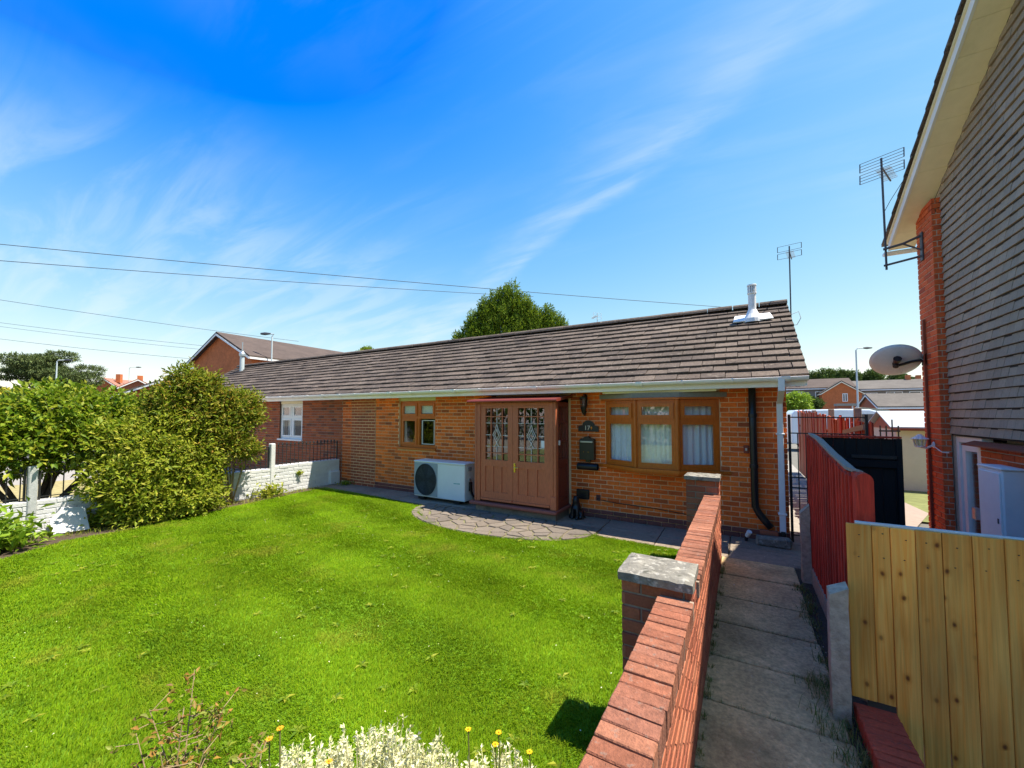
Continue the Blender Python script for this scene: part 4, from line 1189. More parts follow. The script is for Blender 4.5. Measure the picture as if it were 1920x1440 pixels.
# ------------------------------------------------------------------ heat pump
t = thing('heat_pump', 'pale grey heat pump unit with dark round fan standing against the brick wall', 'heat pump', (-5.5, 6.6, 0))
hx0, hx1, hy0, hy1, hz0, hz1 = -6.19, -4.82, 6.40, 6.755, .085, .845
MB().cbox(hx0, hx1, hy0, hy1, hz0, hz1 - .035, .012).build('casing', M['acw'], t)
MB().cbox(hx0 - .012, hx1 + .012, hy0 - .014, hy1 + .01, hz1 - .034, hz1, .012).build('lid', M['acw'], t)
fp = MB().cbox(hx0 + .012, hx0 + .66, hy0 - .012, hy0 - .0005, hz0 + .03, hz1 - .045, .004)
fp.build('fan_panel', M['acg'], t)
fc = Vector((hx0 + .345, hy0 - .013, (hz0 + hz1) / 2 - .01))
fm = MB(); n = 40
fm.add([fc + Vector((.285 * math.cos(2 * math.pi * k / n), -.001, .325 * math.sin(2 * math.pi * k / n))) for k in range(n)], [tuple(range(n))])
fm.build('fan_recess', M['acd'], t)
m = MB()
for rr in [.04 + .0235 * i for i in range(11)]:
    m.tube([fc + Vector((rr * math.cos(2 * math.pi * k / 36), -.014, rr * 1.14 * math.sin(2 * math.pi * k / 36))) for k in range(37)], .0028, 4, caps=False)
for k in range(16):
    a = 2 * math.pi * k / 16
    m.tube([fc + Vector((.03 * math.cos(a), -.013, .035 * math.sin(a))), fc + Vector((.285 * math.cos(a), -.013, .325 * math.sin(a)))], .0028, 4)
m.tube([fc + Vector((.287 * math.cos(2 * math.pi * k / 40), -.008, .327 * math.sin(2 * math.pi * k / 40))) for k in range(41)], .009, 6, caps=False)
m.build('fan_grille', M['acd'], t)
for k in range(4):
    a = 2 * math.pi * k / 4 + .5
    d1, d2 = Vector((math.cos(a), 0, math.sin(a) * 1.14)), Vector((math.cos(a + .75), 0, math.sin(a + .75) * 1.14))
    m = MB().add([fc + d1 * .05 + Vector((0, -.004, 0)), fc + d1 * .25 + Vector((0, -.006, 0)), fc + d2 * .27 + Vector((0, -.002, 0)), fc + d2 * .06 + Vector((0, -.002, 0))], [(0, 1, 2, 3)])
    m.build('fan_blade', pm('fan_blade_grey', (.055, .065, .075), .5, .1) if k == 0 else bpy.data.materials['fan_blade_grey'], t)
m = MB(); x = hx1 - .28
for wd in (.03, .022, .01, .022, .012, .026): m.box(x, x + wd, hy0 - .003, hy0 - .0002, .425, .425 + rnd.uniform(.012, .02)); x += wd + .006
m.build('badge', M['teal'], t)
m = MB().cbox(hx1, hx1 + .012, hy0 + .10, hy0 + .22, hz1 - .16, hz1 - .08, .004); m.build('grip', M['acg'], t)
m = MB().cbox(hx1, hx1 + .05, hy0 + .12, hy0 + .2, hz0 + .2, hz0 + .38, .01); m.tube([(hx1 + .03, hy0 + .16, hz0 + .22), (hx1 + .06, hy0 + .2, hz0 + .1), (hx1 + .05, hy0 + .42, .05)], .02, 8); m.build('pipework', M['black'], t)
m = MB().cbox(hx1, hx1 + .02, hy0 + .13, hy0 + .19, hz0 + .40, hz0 + .45, .004); m.build('valve', M['steel'], t)
for x in (hx0 + .12, hx1 - .3):
    MB().box(x, x + .16, hy0 + .01, hy1, .03, .085).build('foot', M['black'], t)
# kerb blocks, drain bits by the corner
t = thing('concrete_block', 'broken concrete kerb block lying under the white downpipe', 'concrete block', (.35, 6.66, 0))
MB().cbox(.13, .56, 6.58, 6.72, .004, .13, .02, .012).build('block', M['conc'], t)
t = thing('loose_brick', 'red brick lying behind the concrete kerb block', 'brick', (.25, 6.78, 0))
MB().cbox(.19, .41, 6.735, 6.80, .125, .19, .008, .003).build('block', M['brick_g'], t)
MB().cbox(.20, .40, 6.74, 6.80, .004, .124, .008, .003).build('packing', M['brick_plinth'], t)
t = thing('garden_spotlight', 'small black and white garden spotlight on the ground near the downpipe', 'spotlight', (.03, 6.72, 0))
MB().tube([(.02, 6.74, .0), (.02, 6.74, .07), (.045, 6.70, .13)], .022, 8).build('stake', M['black'], t)
MB().tube([(.03, 6.725, .08), (.065, 6.68, .16)], [.028, .034], 10).build('lamp_head', M['whitep'], t)
# ------------------------------------------------------------------ garden wall between lawn and path
gw = thing('garden_wall', 'low red brick garden wall with brick on edge coping between lawn and path', 'wall', (-.33, 3, 0))
NX, PXN = (-1, 0, 0), (1, 0, 0)
m = MB().box(-.398, -.262, -.55, 5.42, -.05, .764); m.build('core', M['mortar_w'], gw)
bricks(gw, rows(-.5, 5.40, 0, 10, .0762, jv=.016), (-.254, 0, 0), PXN, M['brick_g'], .012, 170, lambda p: p.y > 1.2, jit=.0015)
bricks(gw, rows(-5.40, .5, 0, 10, .0762), (-.406, 0, 0), NX, M['brick_g'], .012, 0)
cm = []
for k in range(8):
    q = MB().cbox(-.0885, .0885, -.0318, .0318, -.052, .052, .0035, .0015).mesh('coping_piece'); q.materials.append(M['coping']); cm.append(q)
cj = MB().box(-.410, -.2385, -.5, 2.32, .764, .8565); cj.box(-.410, -.2385, 2.60, 5.40, .764, .8565); cj.build('coping_mortar', M['mortar_d'], gw)
y = -.45
while y < 5.38:
    if not (2.29 < y < 2.63):
        piece('coping_brick', rnd.choice(cm), Matrix.Translation((-.324 + rnd.uniform(-.0015, .0015), y, .818 + rnd.uniform(-.002, .002))) @ Matrix.Rotation(rnd.uniform(-.006, .006), 4, 'Z') @ Matrix.Rotation(rnd.uniform(-.006, .006), 4, 'Y'), gw)
    y += .0700 + rnd.uniform(-.0015, .0025)
def pier(x0, x1, y0, y1, top, captop, capdx):
    p = MB().box(x0 + .008, x1 - .008, y0 + .008, y1 - .008, -.05, top).build('pier', M['mortar_d'], gw)
    n = int(round(top / .0755))
    bricks(p, rows(x0, x1, 0, n, top / n, headers=False, shift=.5), (0, y0, 0), NF, M['brick_g'], .02, 60, None, jit=.003)
    bricks(p, rows(y0, y1, 0, n, top / n, ph=1), (x1, 0, 0), PXN, M['brick_g'], .02, 40, None, jit=.003)
    bricks(p, rows(-y1, -y0, 0, n, top / n, ph=1), (x0, 0, 0), NX, M['brick_g'], .02, 0)
    bricks(p, rows(-x1, -x0, 0, n, top / n), (0, y1, 0), (0, 1, 0), M['brick_g'], .02, 0)
    c = MB()
    # rough cast cap: a chamfered slab with an uneven rim
    a, b, d, e = x0 - capdx, x1 + capdx, y0 - .045, y1 + .05
    nx_, ny_ = 10, 6
    top_i = []
    for i in range(nx_ + 1):
        for j in range(ny_ + 1):
            edge = i in (0, nx_) or j in (0, ny_)
            c.v.append((a + (b - a) * i / nx_ + rnd.uniform(-.004, .004), d + (e - d) * j / ny_ + rnd.uniform(-.004, .004), captop + rnd.uniform(-.004, .003) - (.010 if edge else 0)))
    I = lambda i, j: i * (ny_ + 1) + j
    for i in range(nx_):
        for j in range(ny_): c.f.append((I(i, j), I(i + 1, j), I(i + 1, j + 1), I(i, j + 1)))
    rim = [I(i, 0) for i in range(nx_ + 1)] + [I(nx_, j) for j in range(1, ny_ + 1)] + [I(i, ny_) for i in range(nx_ - 1, -1, -1)] + [I(0, j) for j in range(ny_ - 1, 0, -1)]
    b0 = len(c.v)
    for k in rim: c.v.append((c.v[k][0] + rnd.uniform(-.004, .004), c.v[k][1] + rnd.uniform(-.004, .004), top + .004))
    L_ = len(rim)
    for k in range(L_): c.f.append((rim[k], b0 + k, b0 + (k + 1) % L_, rim[(k + 1) % L_]))
    c.f.append(tuple(range(b0, b0 + L_))[::-1])
    c.build('cap', M['conc'], p)
pier(-.622, -.2535, 2.33, 2.585, .903, .962, .014)
pier(-.622, -.2535, 5.40, 5.64, 1.033, 1.092, .012)

# ------------------------------------------------------------------ side gate
t = thing('metal_gate', 'black metal bar gate across the side passage beside the bungalow', 'gate', (.95, 7.05, 0))
gx0, gx1, gy = .60, 1.46, 7.05
for x in (gx0, gx1):
    MB().box(x - .016, x + .016, gy - .016, gy + .016, 0, 1.84).build('post', M['iron'], t)
for z in (1.80, 1.57, .93, .78, .10):
    MB().box(gx0 + .016, gx1 - .016, gy - .008, gy + .008, z - .008, z + .008).build('rail', M['iron'], t)
for k in range(1, 9):
    x = gx0 + (gx1 - gx0) * k / 9
    m = MB(); m.tube([(x, gy - .012, .1), (x, gy - .012, 1.57)], .007, 6); m.build('bar', M['iron'], t)

# ------------------------------------------------------------------ red fence beside the path
t = thing('red_fence', 'red stained board fence panel standing beside the path behind the new pine fence', 'fence', (.65, 4.4, 0))
tops = [(3.30, 1.47), (3.40, 1.455), (3.7, 1.445), (4.3, 1.50), (5.0, 1.585), (5.6, 1.62)]
def lerp(tab, y):
    for (a, b), (c, d) in zip(tab[:-1], tab[1:]):
        if a <= y <= c: return b + (d - b) * (y - a) / (c - a)
    return tab[0][1] if y < tab[0][0] else tab[-1][1]
y = 3.44
while y < 5.58:
    wd = min(.118, 5.585 - y)
    zt = lerp(tops, y + wd / 2)
    m = MB()
    j = [rnd.uniform(-.01, .01) for _ in range(4)]
    xo = rnd.uniform(-.003, .003)
    m.prism([(.645 + xo, y, .16), (.645 + xo, y + wd - .005, .16), (.645 + xo + .0, y + wd - .005, lerp(tops, y + wd) - .01 + j[0]), (.645 + xo, y + wd * .5, zt + j[1]), (.645 + xo, y, lerp(tops, y) - .01 + j[2])], (.018, 0, 0))
    m.build('board', M['redwood'], t)
    m = MB().prism([(.632 + xo, y + wd - .03, .17), (.632 + xo, y + wd + .012, .17), (.632 + xo, y + wd + .012, zt - .01), (.632 + xo, y + wd - .03, zt - .03)], (.012, 0, 0)); m.build('batten', M['redwood'], t)
    y += wd
m = MB()
pts = [(a, lerp(tops, a)) for a in [3.5 + .1 * k for k in range(21)]]
for (a, b), (c, d) in zip(pts[:-1], pts[1:]):
    m.add([(.640, a, b + .004), (.700, a, b - .012), (.700, c, d - .012), (.640, c, d + .004), (.640, a, b + .026), (.700, a, b + .012), (.700, c, d + .012), (.640, c, d + .026)],
          [(0, 1, 2, 3), (7, 6, 5, 4), (0, 4, 5, 1), (1, 5, 6, 2), (2, 6, 7, 3), (3, 7, 4, 0)])
m.build('capping', M['greywood'], t)
m = MB()
pr = [(.625, .1), (.715, .1), (.715, 1.42)] + [(.67 + .045 * math.cos(a), 1.42 + .05 * math.sin(a)) for a in [math.pi * k / 8 for k in range(9)]] + [(.625, 1.42)]
m.prism([(x, 3.33, z) for x, z in pr], (0, .09, 0)); m.build('end_post', M['redwood'], t)
MB().box(.63, .668, 3.44, 5.6, -.02, .155).build('gravel_board', M['concpost'], t)
for z in (.45, 1.15): MB().box(.664, .704, 3.42, 5.58, z, z + .07).build('rail', M['redwood'], t)
def cpost(label, x0, x1, y0, y1, h, near):
    t = thing('concrete_post', label, 'post', ((x0 + x1) / 2, (y0 + y1) / 2, 0))
    m = MB()
    j = lambda: rnd.uniform(-.008, .008)
    n = 7
    for k in range(n + 1):
        z = -.1 + (h + .1) * k / n
        s = 0 if k < n else 0
        zz = [z] * 4 if k < n else ([h - .05, h + .0, h + .012, h - .035] if near else [h - .10, h - .01, h, h - .09])
        for q, (x, y) in enumerate(((x0, y0), (x1, y0), (x1, y1), (x0, y1))):
            m.v.append((x + j() * .5, y + j() * .5, zz[q] + (j() if k else 0)))
    for k in range(n):
        for q in range(4):
            a, b = k * 4 + q, k * 4 + (q + 1) % 4
            m.f.append((a, b, b + 4, a + 4))
    m.f.append((3, 2, 1, 0)); m.f.append(tuple(n * 4 + q for q in range(4)))
    m.build('shaft', M['concpost'], t)
cpost('rough grey concrete spur post beside the pine fence, nearest on the path', .44, .53, 3.10, 3.19, .80, True)
cpost('grey concrete spur post against the far end of the red fence', .545, .628, 5.46, 5.56, .84, False)
# black stained panel closing the gap to the neighbour
t = thing('black_fence_panel', 'black stained fence panel at right angles to the red fence', 'fence panel', (1.05, 5.62, 0))
x = .675
while x < 1.40:
    m = MB().cbox(x, min(x + .098, 1.425), 5.60, 5.618, .05, 1.585 + rnd.uniform(-.004, .004), .003); m.build('board', M['blackwood'], t)
    x += .1
for z in (1.28, .40): MB().cbox(.675, 1.42, 5.572, 5.599, z, z + .08, .004).build('rail', M['blackwood'], t)
MB().cbox(.655, 1.43, 5.575, 5.63, 1.592, 1.612, .003).build('capping', M['redwood'], t)
for z in (1.375, .46): MB().cbox(1.02, 1.384, 5.560, 5.5715, z, z + .035, .002).build('hinge', M['iron'], t)
m = MB().cbox(.76, .86, 5.588, 5.599, .985, 1.055, .002); m.tube([(.74, 5.588, 1.02), (.88, 5.588, 1.02)], .009, 8); m.build('bolt', M['iron'], t)
MB().cbox(1.385, 1.43, 5.565, 5.598, .0, 1.59, .004).build('end_post', M['blackwood'], t)

# ------------------------------------------------------------------ new pine fence and the low wall it meets
t = thing('pine_fence', 'new yellow pine board fence with knots beside the path', 'fence', (1.3, 3.22, 0))
x = .548; i = 0
ed = [.548, .668, .752, .862, .972, 1.09, 1.21, 1.325, 1.44, 1.55, 1.665, 1.775, 1.89, 2.0, 2.11, 2.22]
for a, b in zip(ed[:-1], ed[1:]):
    zb = .125 if i < 2 else -.58
    yo = rnd.uniform(-.002, .002)
    MB().cbox(a + .0015, b - .0015, 3.20 + yo, 3.22 + yo, zb, 1.172 + rnd.uniform(-.003, .003), .003).build('board', M['pine'], t)
    i += 1
for z in (.95, .25): MB().box(.56, 2.22, 3.225, 3.27, z, z + .075).build('rail', M['pine'], t)
MB().cbox(.60, 2.24, 3.222, 3.262, 1.155, 1.180, .003).build('capping', pm('sunlit_rail_wood', (.70, .66, .58), .7, .1, 12), t)  # pale colour paints the sunlit look of the back rail
nl = MB()
for a, b in zip(ed[:-1], ed[1:]):
    for z in (1.11, .98):
        c = (a + b) / 2 + rnd.uniform(-.015, .015)
        nl.lathe([(.004, -.002), (.004, .002)], (c, 3.1985, z + rnd.uniform(-.02, .02)), 6)
nl.build('nails', M['iron'], t, kind='stuff')
lw = thing('low_wall', 'low wall of deep red bricks on edge below the pine fence', 'wall', (.65, 2, 0))
MB().box(.56, .735, -.4, 3.17, -.08, .035).build('core', M['mortar_d'], lw)
cl = []
for k in range(6):
    q = MB().cbox(-.098, .098, -.030, .030, -.05, .05, .006, .003).mesh('low_brick'); q.materials.append(M['brick_low']); cl.append(q)
y = 3.14
while y > .1:
    piece('coping_brick', rnd.choice(cl), Matrix.Translation((.648, y, .062 + rnd.uniform(-.003, .003))) @ Matrix.Rotation(rnd.uniform(-.03, .03), 4, 'Z'), lw)
    y -= .0655
# ------------------------------------------------------------------ house on the right
rh = thing('house', 'two storey house with grey tile hung gable and cream soffit', 'house', (4, 5, 0))
VL = lambda y: 4.46 + .52 * (8.39 - y) if y > 5.05 else 4.46 + .52 * (8.39 - 5.05) - .28 * (5.05 - y)  # ridge and shallow near slope, unseen, shaped for the shadow on the path
m = MB()
def gable(x0, x1, y0, y1, base, dz=0.0):
    m.prism([(x0, y0, base), (x0, y1, base), (x0, y1, VL(y1) + dz), (x0, 5.05, VL(5.05) + dz), (x0, y0, VL(y0) + dz)], (x1 - x0, 0, 0))
DOOR = (6.76, 7.40)
m.prism([(2.62, 1.7, -.7), (2.62, 8.0, -.7), (2.62, 8.0, VL(8.0) + .05), (2.62, 5.05, VL(5.05) + .05), (2.62, 1.7, VL(1.7) + .05)], (6.4, 0, 0))
m.box(2.412, 2.619, 1.7, DOOR[0], -.7, 1.52)
m.box(2.412, 2.619, DOOR[1], 7.99, -.3, 1.60)
m.prism([(2.402, 1.7, 1.605), (2.402, 7.99, 1.605), (2.402, 7.99, VL(7.99)), (2.402, 5.05, VL(5.05)), (2.402, 1.7, VL(1.7))], (.216, 0, 0))
m.box(2.308, 2.400, 7.458, 7.992, -.3, 4.60)
m.build('wall', M['mortar_w'], rh)
# brick pier at the corner
rc = [r for r in rows(-8.0, -7.45, -.3, 68, .075) if r[3] < VL(-(r[0] + r[1]) / 2) + .04]
bricks(rh, rc, (2.30, 0, 0), NX, M['brick_r'], .02, 170, lambda p: p.z > .3)
bricks(rh, [r for r in rows(2.30, 2.398, -.3, 68, .075, L=.0925) if r[3] < 4.95], (0, 7.45, 0), NF, M['brick_r'], .02, 60, lambda p: p.z > .4)
bricks(rh, rows(-6.76, -2.6, -.3, 24, .075), (2.405, 0, 0), NX, M['brick_r'], .02, 60, lambda p: p.z > .45 and p.y > 5.2)
# tile hanging
rt = [r for r in rows(-7.44, -2.6, 1.585, 46, .108, L=.135, j=.003, jv=.008) if r[2] < VL(-(r[0] + r[1]) / 2) - .06]
bricks(rh, rt, (2.376, 0, 0), NX, M['slate'], .022, 295, lambda p: p.y > 5.0, 'wall_tile', 'tile_hanging', .002, .018, .0025, .010)
MB().box(2.394, 2.4, 2.6, 7.44, 1.57, 4.9).build('batten_backing', M['slate_gap'], rh)
MB().prism([(2.29, 6.88, 1.475), (2.40, 6.88, 1.515), (2.40, 6.88, 1.53), (2.29, 6.88, 1.49)], (0, -2.4, 0)).build('lintel_flashing', M['cedar'], rh)
# roof edge
def slope_prism(x0, x1, lo, hi, ya, yb):
    return MB().prism([(x0, ya, VL(ya) + lo), (x0, yb, VL(yb) + lo), (x0, yb, VL(yb) + hi), (x0, ya, VL(ya) + hi)], (x1 - x0, 0, 0))
m = slope_prism(2.098, 9.2, .13, .20, 8.46, 5.05)
m2 = slope_prism(2.098, 9.2, .13, .20, 5.05, 1.25); m.add(m2.v, m2.f)  # unseen near half, shaped to keep the path in shade
rr = m.build('roof', M['tile'], rh)
slope_prism(2.085, 2.112, 0.0, .125, 8.40, 5.06).build('barge_board', M['whitep'], rh)
slope_prism(2.085, 2.112, 0.0, .125, 5.06, 1.3).build('barge_board', M['whitep'], rh)
slope_prism(2.06, 2.40, .128, .142, 8.42, 5.05).build('undercloak', M['cream'], rh)
y = 8.40
while y > 5.3:
    m = MB().prism([(2.112, y, VL(y) + .006), (2.399, y, VL(y) + .006), (2.399, y - .295, VL(y - .295) + .006), (2.112, y - .295, VL(y - .295) + .006)], (0, 0, .012)); m.build('soffit_board', M['cream'], rh)
    y -= .30
y = 8.50
SLR = math.atan(.52)
while y > 5.4:
    m = MB().prism([(2.03, y, VL(y) + .165), (2.03, y - .33, VL(y - .33) + .145), (2.03, y - .33, VL(y - .33) + .175), (2.03, y, VL(y) + .212)], (.32, 0, 0)); m.build('verge_tile', M['tile'], rr)
    y -= .27
m = MB()
pr = [(8.50 + .055 * math.cos(a), 4.46 + .055 * math.sin(a)) for a in [math.pi + math.pi * k / 8 for k in range(9)]]
m.prism([(2.05, a, b) for a, b in pr], (6.5, 0, 0)); m.build('gutter', M['whitep'], rh)
# door
O = (2.47, 0, 0); YN = (0, -1, 0)
m = MB(); lbox(m, O, YN, NX, -DOOR[1], -DOOR[1] + .07, -.04, .05, -.3, 1.56); lbox(m, O, YN, NX, -DOOR[0] - .07, -DOOR[0], -.04, .05, -.3, 1.56); lbox(m, O, YN, NX, -DOOR[1] + .07, -DOOR[0] - .07, -.04, .05, 1.49, 1.56)
barframe(m, O, YN, NX, -DOOR[1] + .09, -DOOR[0] - .09, -.25, 1.47, .085, -.03, .03, .5)
dr = m.build('door', M['whitep'], rh)
m = MB(); lbox(m, O, YN, NX, -DOOR[1] + .17, -DOOR[0] - .17, -.004, .004, .24, 1.39); m.build('pane', M['glass'], dr)
m = MB(); lbox(m, O, YN, NX, -DOOR[1], -DOOR[0], -.148, -.14, -.3, 1.56); m.build('room', M['dark'], dr)
MB().cbox(2.395, 2.44, 6.92, 7.0, .58, .72, .004).build('handle', M['steel'], dr)
MB().box(2.27, 2.299, 7.80, 7.83, -.2, 3.2).build('cable_trunking', M['cedar'], rh)
t = thing('meter_box', 'white meter box mounted on the brick wall beside the white door', 'meter box', (2.3, 6.07, .4))
MB().cbox(2.215, 2.383, 5.84, 6.28, .40, 1.29, .012).build('body', M['whitep'], t)
MB().cbox(2.203, 2.216, 5.86, 6.26, .42, 1.255, .004).build('lid', M['whitep'], t)
MB().cbox(2.205, 2.386, 5.825, 6.295, 1.288, 1.31, .006).build('hood', M['whitep'], t)
MB().box(2.197, 2.204, 5.90, 5.915, .75, .80).build('lock', M['mast'], t)
# white lantern
t = thing('wall_lantern', 'white half lantern on the corner of the right-hand house', 'lantern', (2.2, 7.72, 1.36))
lc = (2.16, 7.70, 1.40)
MB().lathe([(.012, .165), (.035, .15), (.05, .13), (.095, .105), (.10, .098)], lc, 8).build('cap', M['whitep'], t)
MB().lathe([(.05, .0), (.07, .098)], lc, 8).build('glass', M['lampglass'], t)
m = MB()
for k in range(8):
    a = math.pi * 2 * k / 8
    m.tube([(lc[0] + .052 * math.cos(a), lc[1] + .052 * math.sin(a), lc[2]), (lc[0] + .072 * math.cos(a), lc[1] + .072 * math.sin(a), lc[2] + .1)], .004, 4)
m.lathe([(.03, -.02), (.056, -.012), (.056, .002)], lc, 8)
m.tube([(lc[0], lc[1], lc[2] - .015), (lc[0] + .06, lc[1], lc[2] - .03), (lc[0] + .11, lc[1], lc[2]), (2.298, lc[1], lc[2] + .02)], .014, 8)
m.build('cage', M['whitep'], t)
MB().tube([(2.285, lc[1], lc[2] + .02), (2.299, lc[1], lc[2] + .02)], [.03, .045], 12).build('rose', M['whitep'], t)
m = MB().tube([(2.296, 7.66, 1.395), (2.294, 7.52, 1.36), (2.296, 7.44, 1.34), (2.36, 7.43, 1.335)], .006, 6); m.build('cable', M['whitep'], t)
# satellite dish seen from behind
t = thing('satellite_dish', 'grey satellite dish on a black bracket at the corner of the house', 'satellite dish', (2.25, 7.9, 2.6))
n_ = Vector((.12, .66, .74)).normalized(); dx_ = Vector((1, 0, 0)); dx_ = (dx_ - n_ * dx_.dot(n_)).normalized(); dy_ = n_.cross(dx_)
dc = Vector((1.99, 7.9, 2.605))
m = MB(); rings = 6; ns = 36
m.v.append(tuple(dc))
for k in range(1, rings + 1):
    rr_ = .285 * k / rings
    for a in range(ns):
        th = 2 * math.pi * a / ns
        m.v.append(tuple(dc + dx_ * rr_ * math.cos(th) + dy_ * rr_ * 1.06 * math.sin(th) + n_ * (rr_ ** 2 * .75)))
for a in range(ns): m.f.append((0, 1 + a, 1 + (a + 1) % ns))
for k in range(rings - 1):
    for a in range(ns):
        i0, i1 = 1 + k * ns + a, 1 + k * ns + (a + 1) % ns
        m.f.append((i0, i0 + ns, i1 + ns, i1))
d_ = m.build('dish', pm('dish_grey', (.58, .70, .80), .5, .06), t, smooth=True)
s_ = d_.modifiers.new('thick', 'SOLIDIFY'); s_.thickness = .006
rim_ = MB().tube([dc + dx_ * .285 * math.cos(2 * math.pi * a / ns) + dy_ * .302 * math.sin(2 * math.pi * a / ns) + n_ * .061 for a in range(ns + 1)], .005, 5, caps=False); rim_.build('rim', M['steel'], t)
b0_ = dc - n_ * .03
m = MB().tube([b0_ - dy_ * .13 - n_ * .02, b0_ - dy_ * .02, b0_ + dy_ * .03], [.05, .028, .03], 8); m.tube([dc - n_ * .005, b0_ - n_ * .05], .035, 8); m.build('mount', M['black'], t)
m = MB().tube([b0_ - n_ * .04, Vector((2.16, 7.87, 2.61)), Vector((2.298, 7.86, 2.63))], .019, 8); m.build('arm', M['black'], t)
MB().cbox(2.275, 2.299, 7.80, 7.92, 2.55, 2.71, .004).build('wall_plate', M['mast'], t)
m = MB().tube([b0_ - n_ * .05 + dx_ * .03, dc + dx_ * .08 - n_ * .09 + dy_ * .12, Vector((2.12, 7.88, 2.75)), Vector((2.22, 7.85, 2.68)), Vector((2.298, 7.84, 2.6))], .004, 5); m.build('cable', M['lamp_grey'], t)

# ------------------------------------------------------------------ aerials
def aerial(label, base, top, yaw, wdt, mat, loc_name='tv_aerial', bracket=None, rods=4, r=.014):
    t = thing(loc_name, label, 'aerial', base)
    b, e = Vector(base), Vector(top)
    MB().tube([b, e], r, 8).build('mast', mat, t)
    U = Vector((math.cos(yaw), math.sin(yaw), 0)); Fw = Vector((-U.y, U.x, 0))
    h = wdt * .62
    ctr = e - UP * (h * .45)
    up_ = (UP * .97 + Fw * .1).normalized()
    for s in (1, -1):
        m = MB()
        z0, z1 = s * h * .08, s * h * .55
        for k in range(rods):
            o = ctr + up_ * (z0 + (z1 - z0) * k / (rods - 1)) - Fw * .02
            m.tube([o - U * wdt / 2, o + U * wdt / 2], r * .3, 5)
        for q in (-1, 1):
            m.tube([ctr + up_ * z0 + U * q * wdt / 2 - Fw * .02, ctr + up_ * z1 + U * q * wdt / 2 - Fw * .02], r * .55, 5)
        m.build('reflector', mat, t)
    m = MB().tube([ctr, ctr + Fw * wdt * 1.1 - UP * .02], r * .8, 6); m.build('boom', mat, t)
    for k in range(7):
        o = ctr + Fw * wdt * (.15 + .15 * k)
        m = MB().tube([o - U * wdt * .17, o + U * wdt * .17], r * .32, 5)
        m.tube([o - U * wdt * .17 + UP * .02, o + U * wdt * .17 + UP * .02], r * .25, 5)
        m.build('director', M['steel'], t)
    return t
a1 = aerial('black TV aerial on a wall bracket at the eaves of the right-hand house', (1.935, 7.9, 4.02), (1.925, 7.9, 5.75), R(-24), .50, M['mast'])
m = MB().tube([(1.90, 7.88, 4.33), (2.10, 7.82, 4.35), (2.298, 7.78, 4.42)], .018, 6); m.tube([(1.90, 7.88, 4.08), (2.298, 7.78, 4.12)], .016, 6)
m.tube([(2.10, 7.82, 4.35), (2.298, 7.78, 4.20)], .012, 6); m.cbox(2.28, 2.299, 7.74, 7.82, 4.05, 4.46, .004); m.build('bracket', M['mast'], a1)
m = MB().tube([(1.93, 7.9, 4.9), (1.98, 7.8, 5.02), (2.04, 7.5, 5.14)], .004, 5); m.build('cable', M['black'], a1)
a2 = aerial('TV aerial on a mast at the ridge end of the bungalow roof', (.815, 8.72, 3.35), (.822, 8.72, 4.93), R(-10), .36, M['mast'], rods=2, r=.011)
m = MB().tube([(.80, 8.72, 3.72), (.775, 8.72, 3.70)], .012, 6); m.tube([(.80, 8.72, 3.5), (.56, 8.72, 3.5)], .012, 6); m.build('bracket', M['mast'], a2)
m = MB().tube([(.825, 8.7, 3.66), (.93, 8.7, 3.70), (.96, 8.7, 3.58), (.90, 8.7, 3.46), (.82, 8.7, 3.46)], .006, 5); m.build('cable', M['lamp_grey'], a2)
# ------------------------------------------------------------------ white wall with railings on the left
ww = thing('boundary_wall', 'low white painted brick boundary wall along the left side of the lawn', 'wall', (-9.45, 4, 0))
def wtop(y): return .64 if y > 5.15 else (.60 if y > 3.4 else .51)
m = MB()
for (a, b, h) in ((5.16, 6.87, .645), (3.4, 5.16, .60), (-.6, 3.4, .525)):
    m.box(-9.56, -9.362, a + .001, b - .001, -.05, h - .004)
m.cbox(-9.50, -9.30, 6.55, 6.88, -.02, .36, .04)
m.build('core', M['whitewall'], ww)
for (a, b, n, g) in ((5.16, 6.87, 8, .0806), (3.4, 5.16, 8, .075), (.9, 3.4, 7, .075)):
    bricks(ww, rows(a, b, 0, n, g, jv=.014, j=.014), (-9.354, 0, 0), PXN, M['whitewall'], .015, 110 if a > 5 else 60, lambda p: pix(p)[0] > 425 or pix(p)[0] < 200, jit=.005, tilt=.01)
def wpost(label, y, h):
    t = thing('concrete_post', label, 'post', (-9.40, y, 0))
    MB().cbox(-9.455, -9.335, y - .05, y + .05, -.05, h, .012, .002).build('shaft', M['whitewall'] if y > 3 else M['concpost2'], t)
M['concpost2'] = pm('pale_concrete_post', (.42, .43, .42), .95, .2, 20, .5, 80, spots=((.16, .17, .13), 9, .6, .72, .5))
wpost('white painted post in the boundary wall, beside the railings', 5.12, 1.165)
wpost('pale grey concrete post in the boundary wall, left edge of the lawn', 1.56, 1.05)
def railing(label, y0, y1, z0, zr, step):
    t = thing('railing', label, 'railing', (-9.42, (y0 + y1) / 2, z0))
    for z in (z0 + .05, zr): MB().box(-9.428, -9.412, y0, y1, z - .006, z + .006).build('rail', M['iron'], t)
    y = y0 + step
    while y < y1 - .02:
        m = MB(); m.tube([(-9.42, y, z0), (-9.42, y, zr + .02)], .008, 6); m.tube([(-9.42, y, zr + .02), (-9.42, y, zr + .05), (-9.42, y, zr + .11)], [.008, .022, .002], 6)
        m.build('bar', M['iron'], t)
        y += step
    for y in (y0 + .01, y1 - .01): MB().box(-9.434, -9.406, y - .012, y + .012, z0, zr + .06).build('end_bar', M['iron'], t)
railing('black spiked railing on the white wall between post and bungalow', 5.18, 6.84, .64, 1.075, .098)
railing('black spiked railing on the white wall behind the tall shrub', 3.42, 5.06, .60, 1.03, .105)
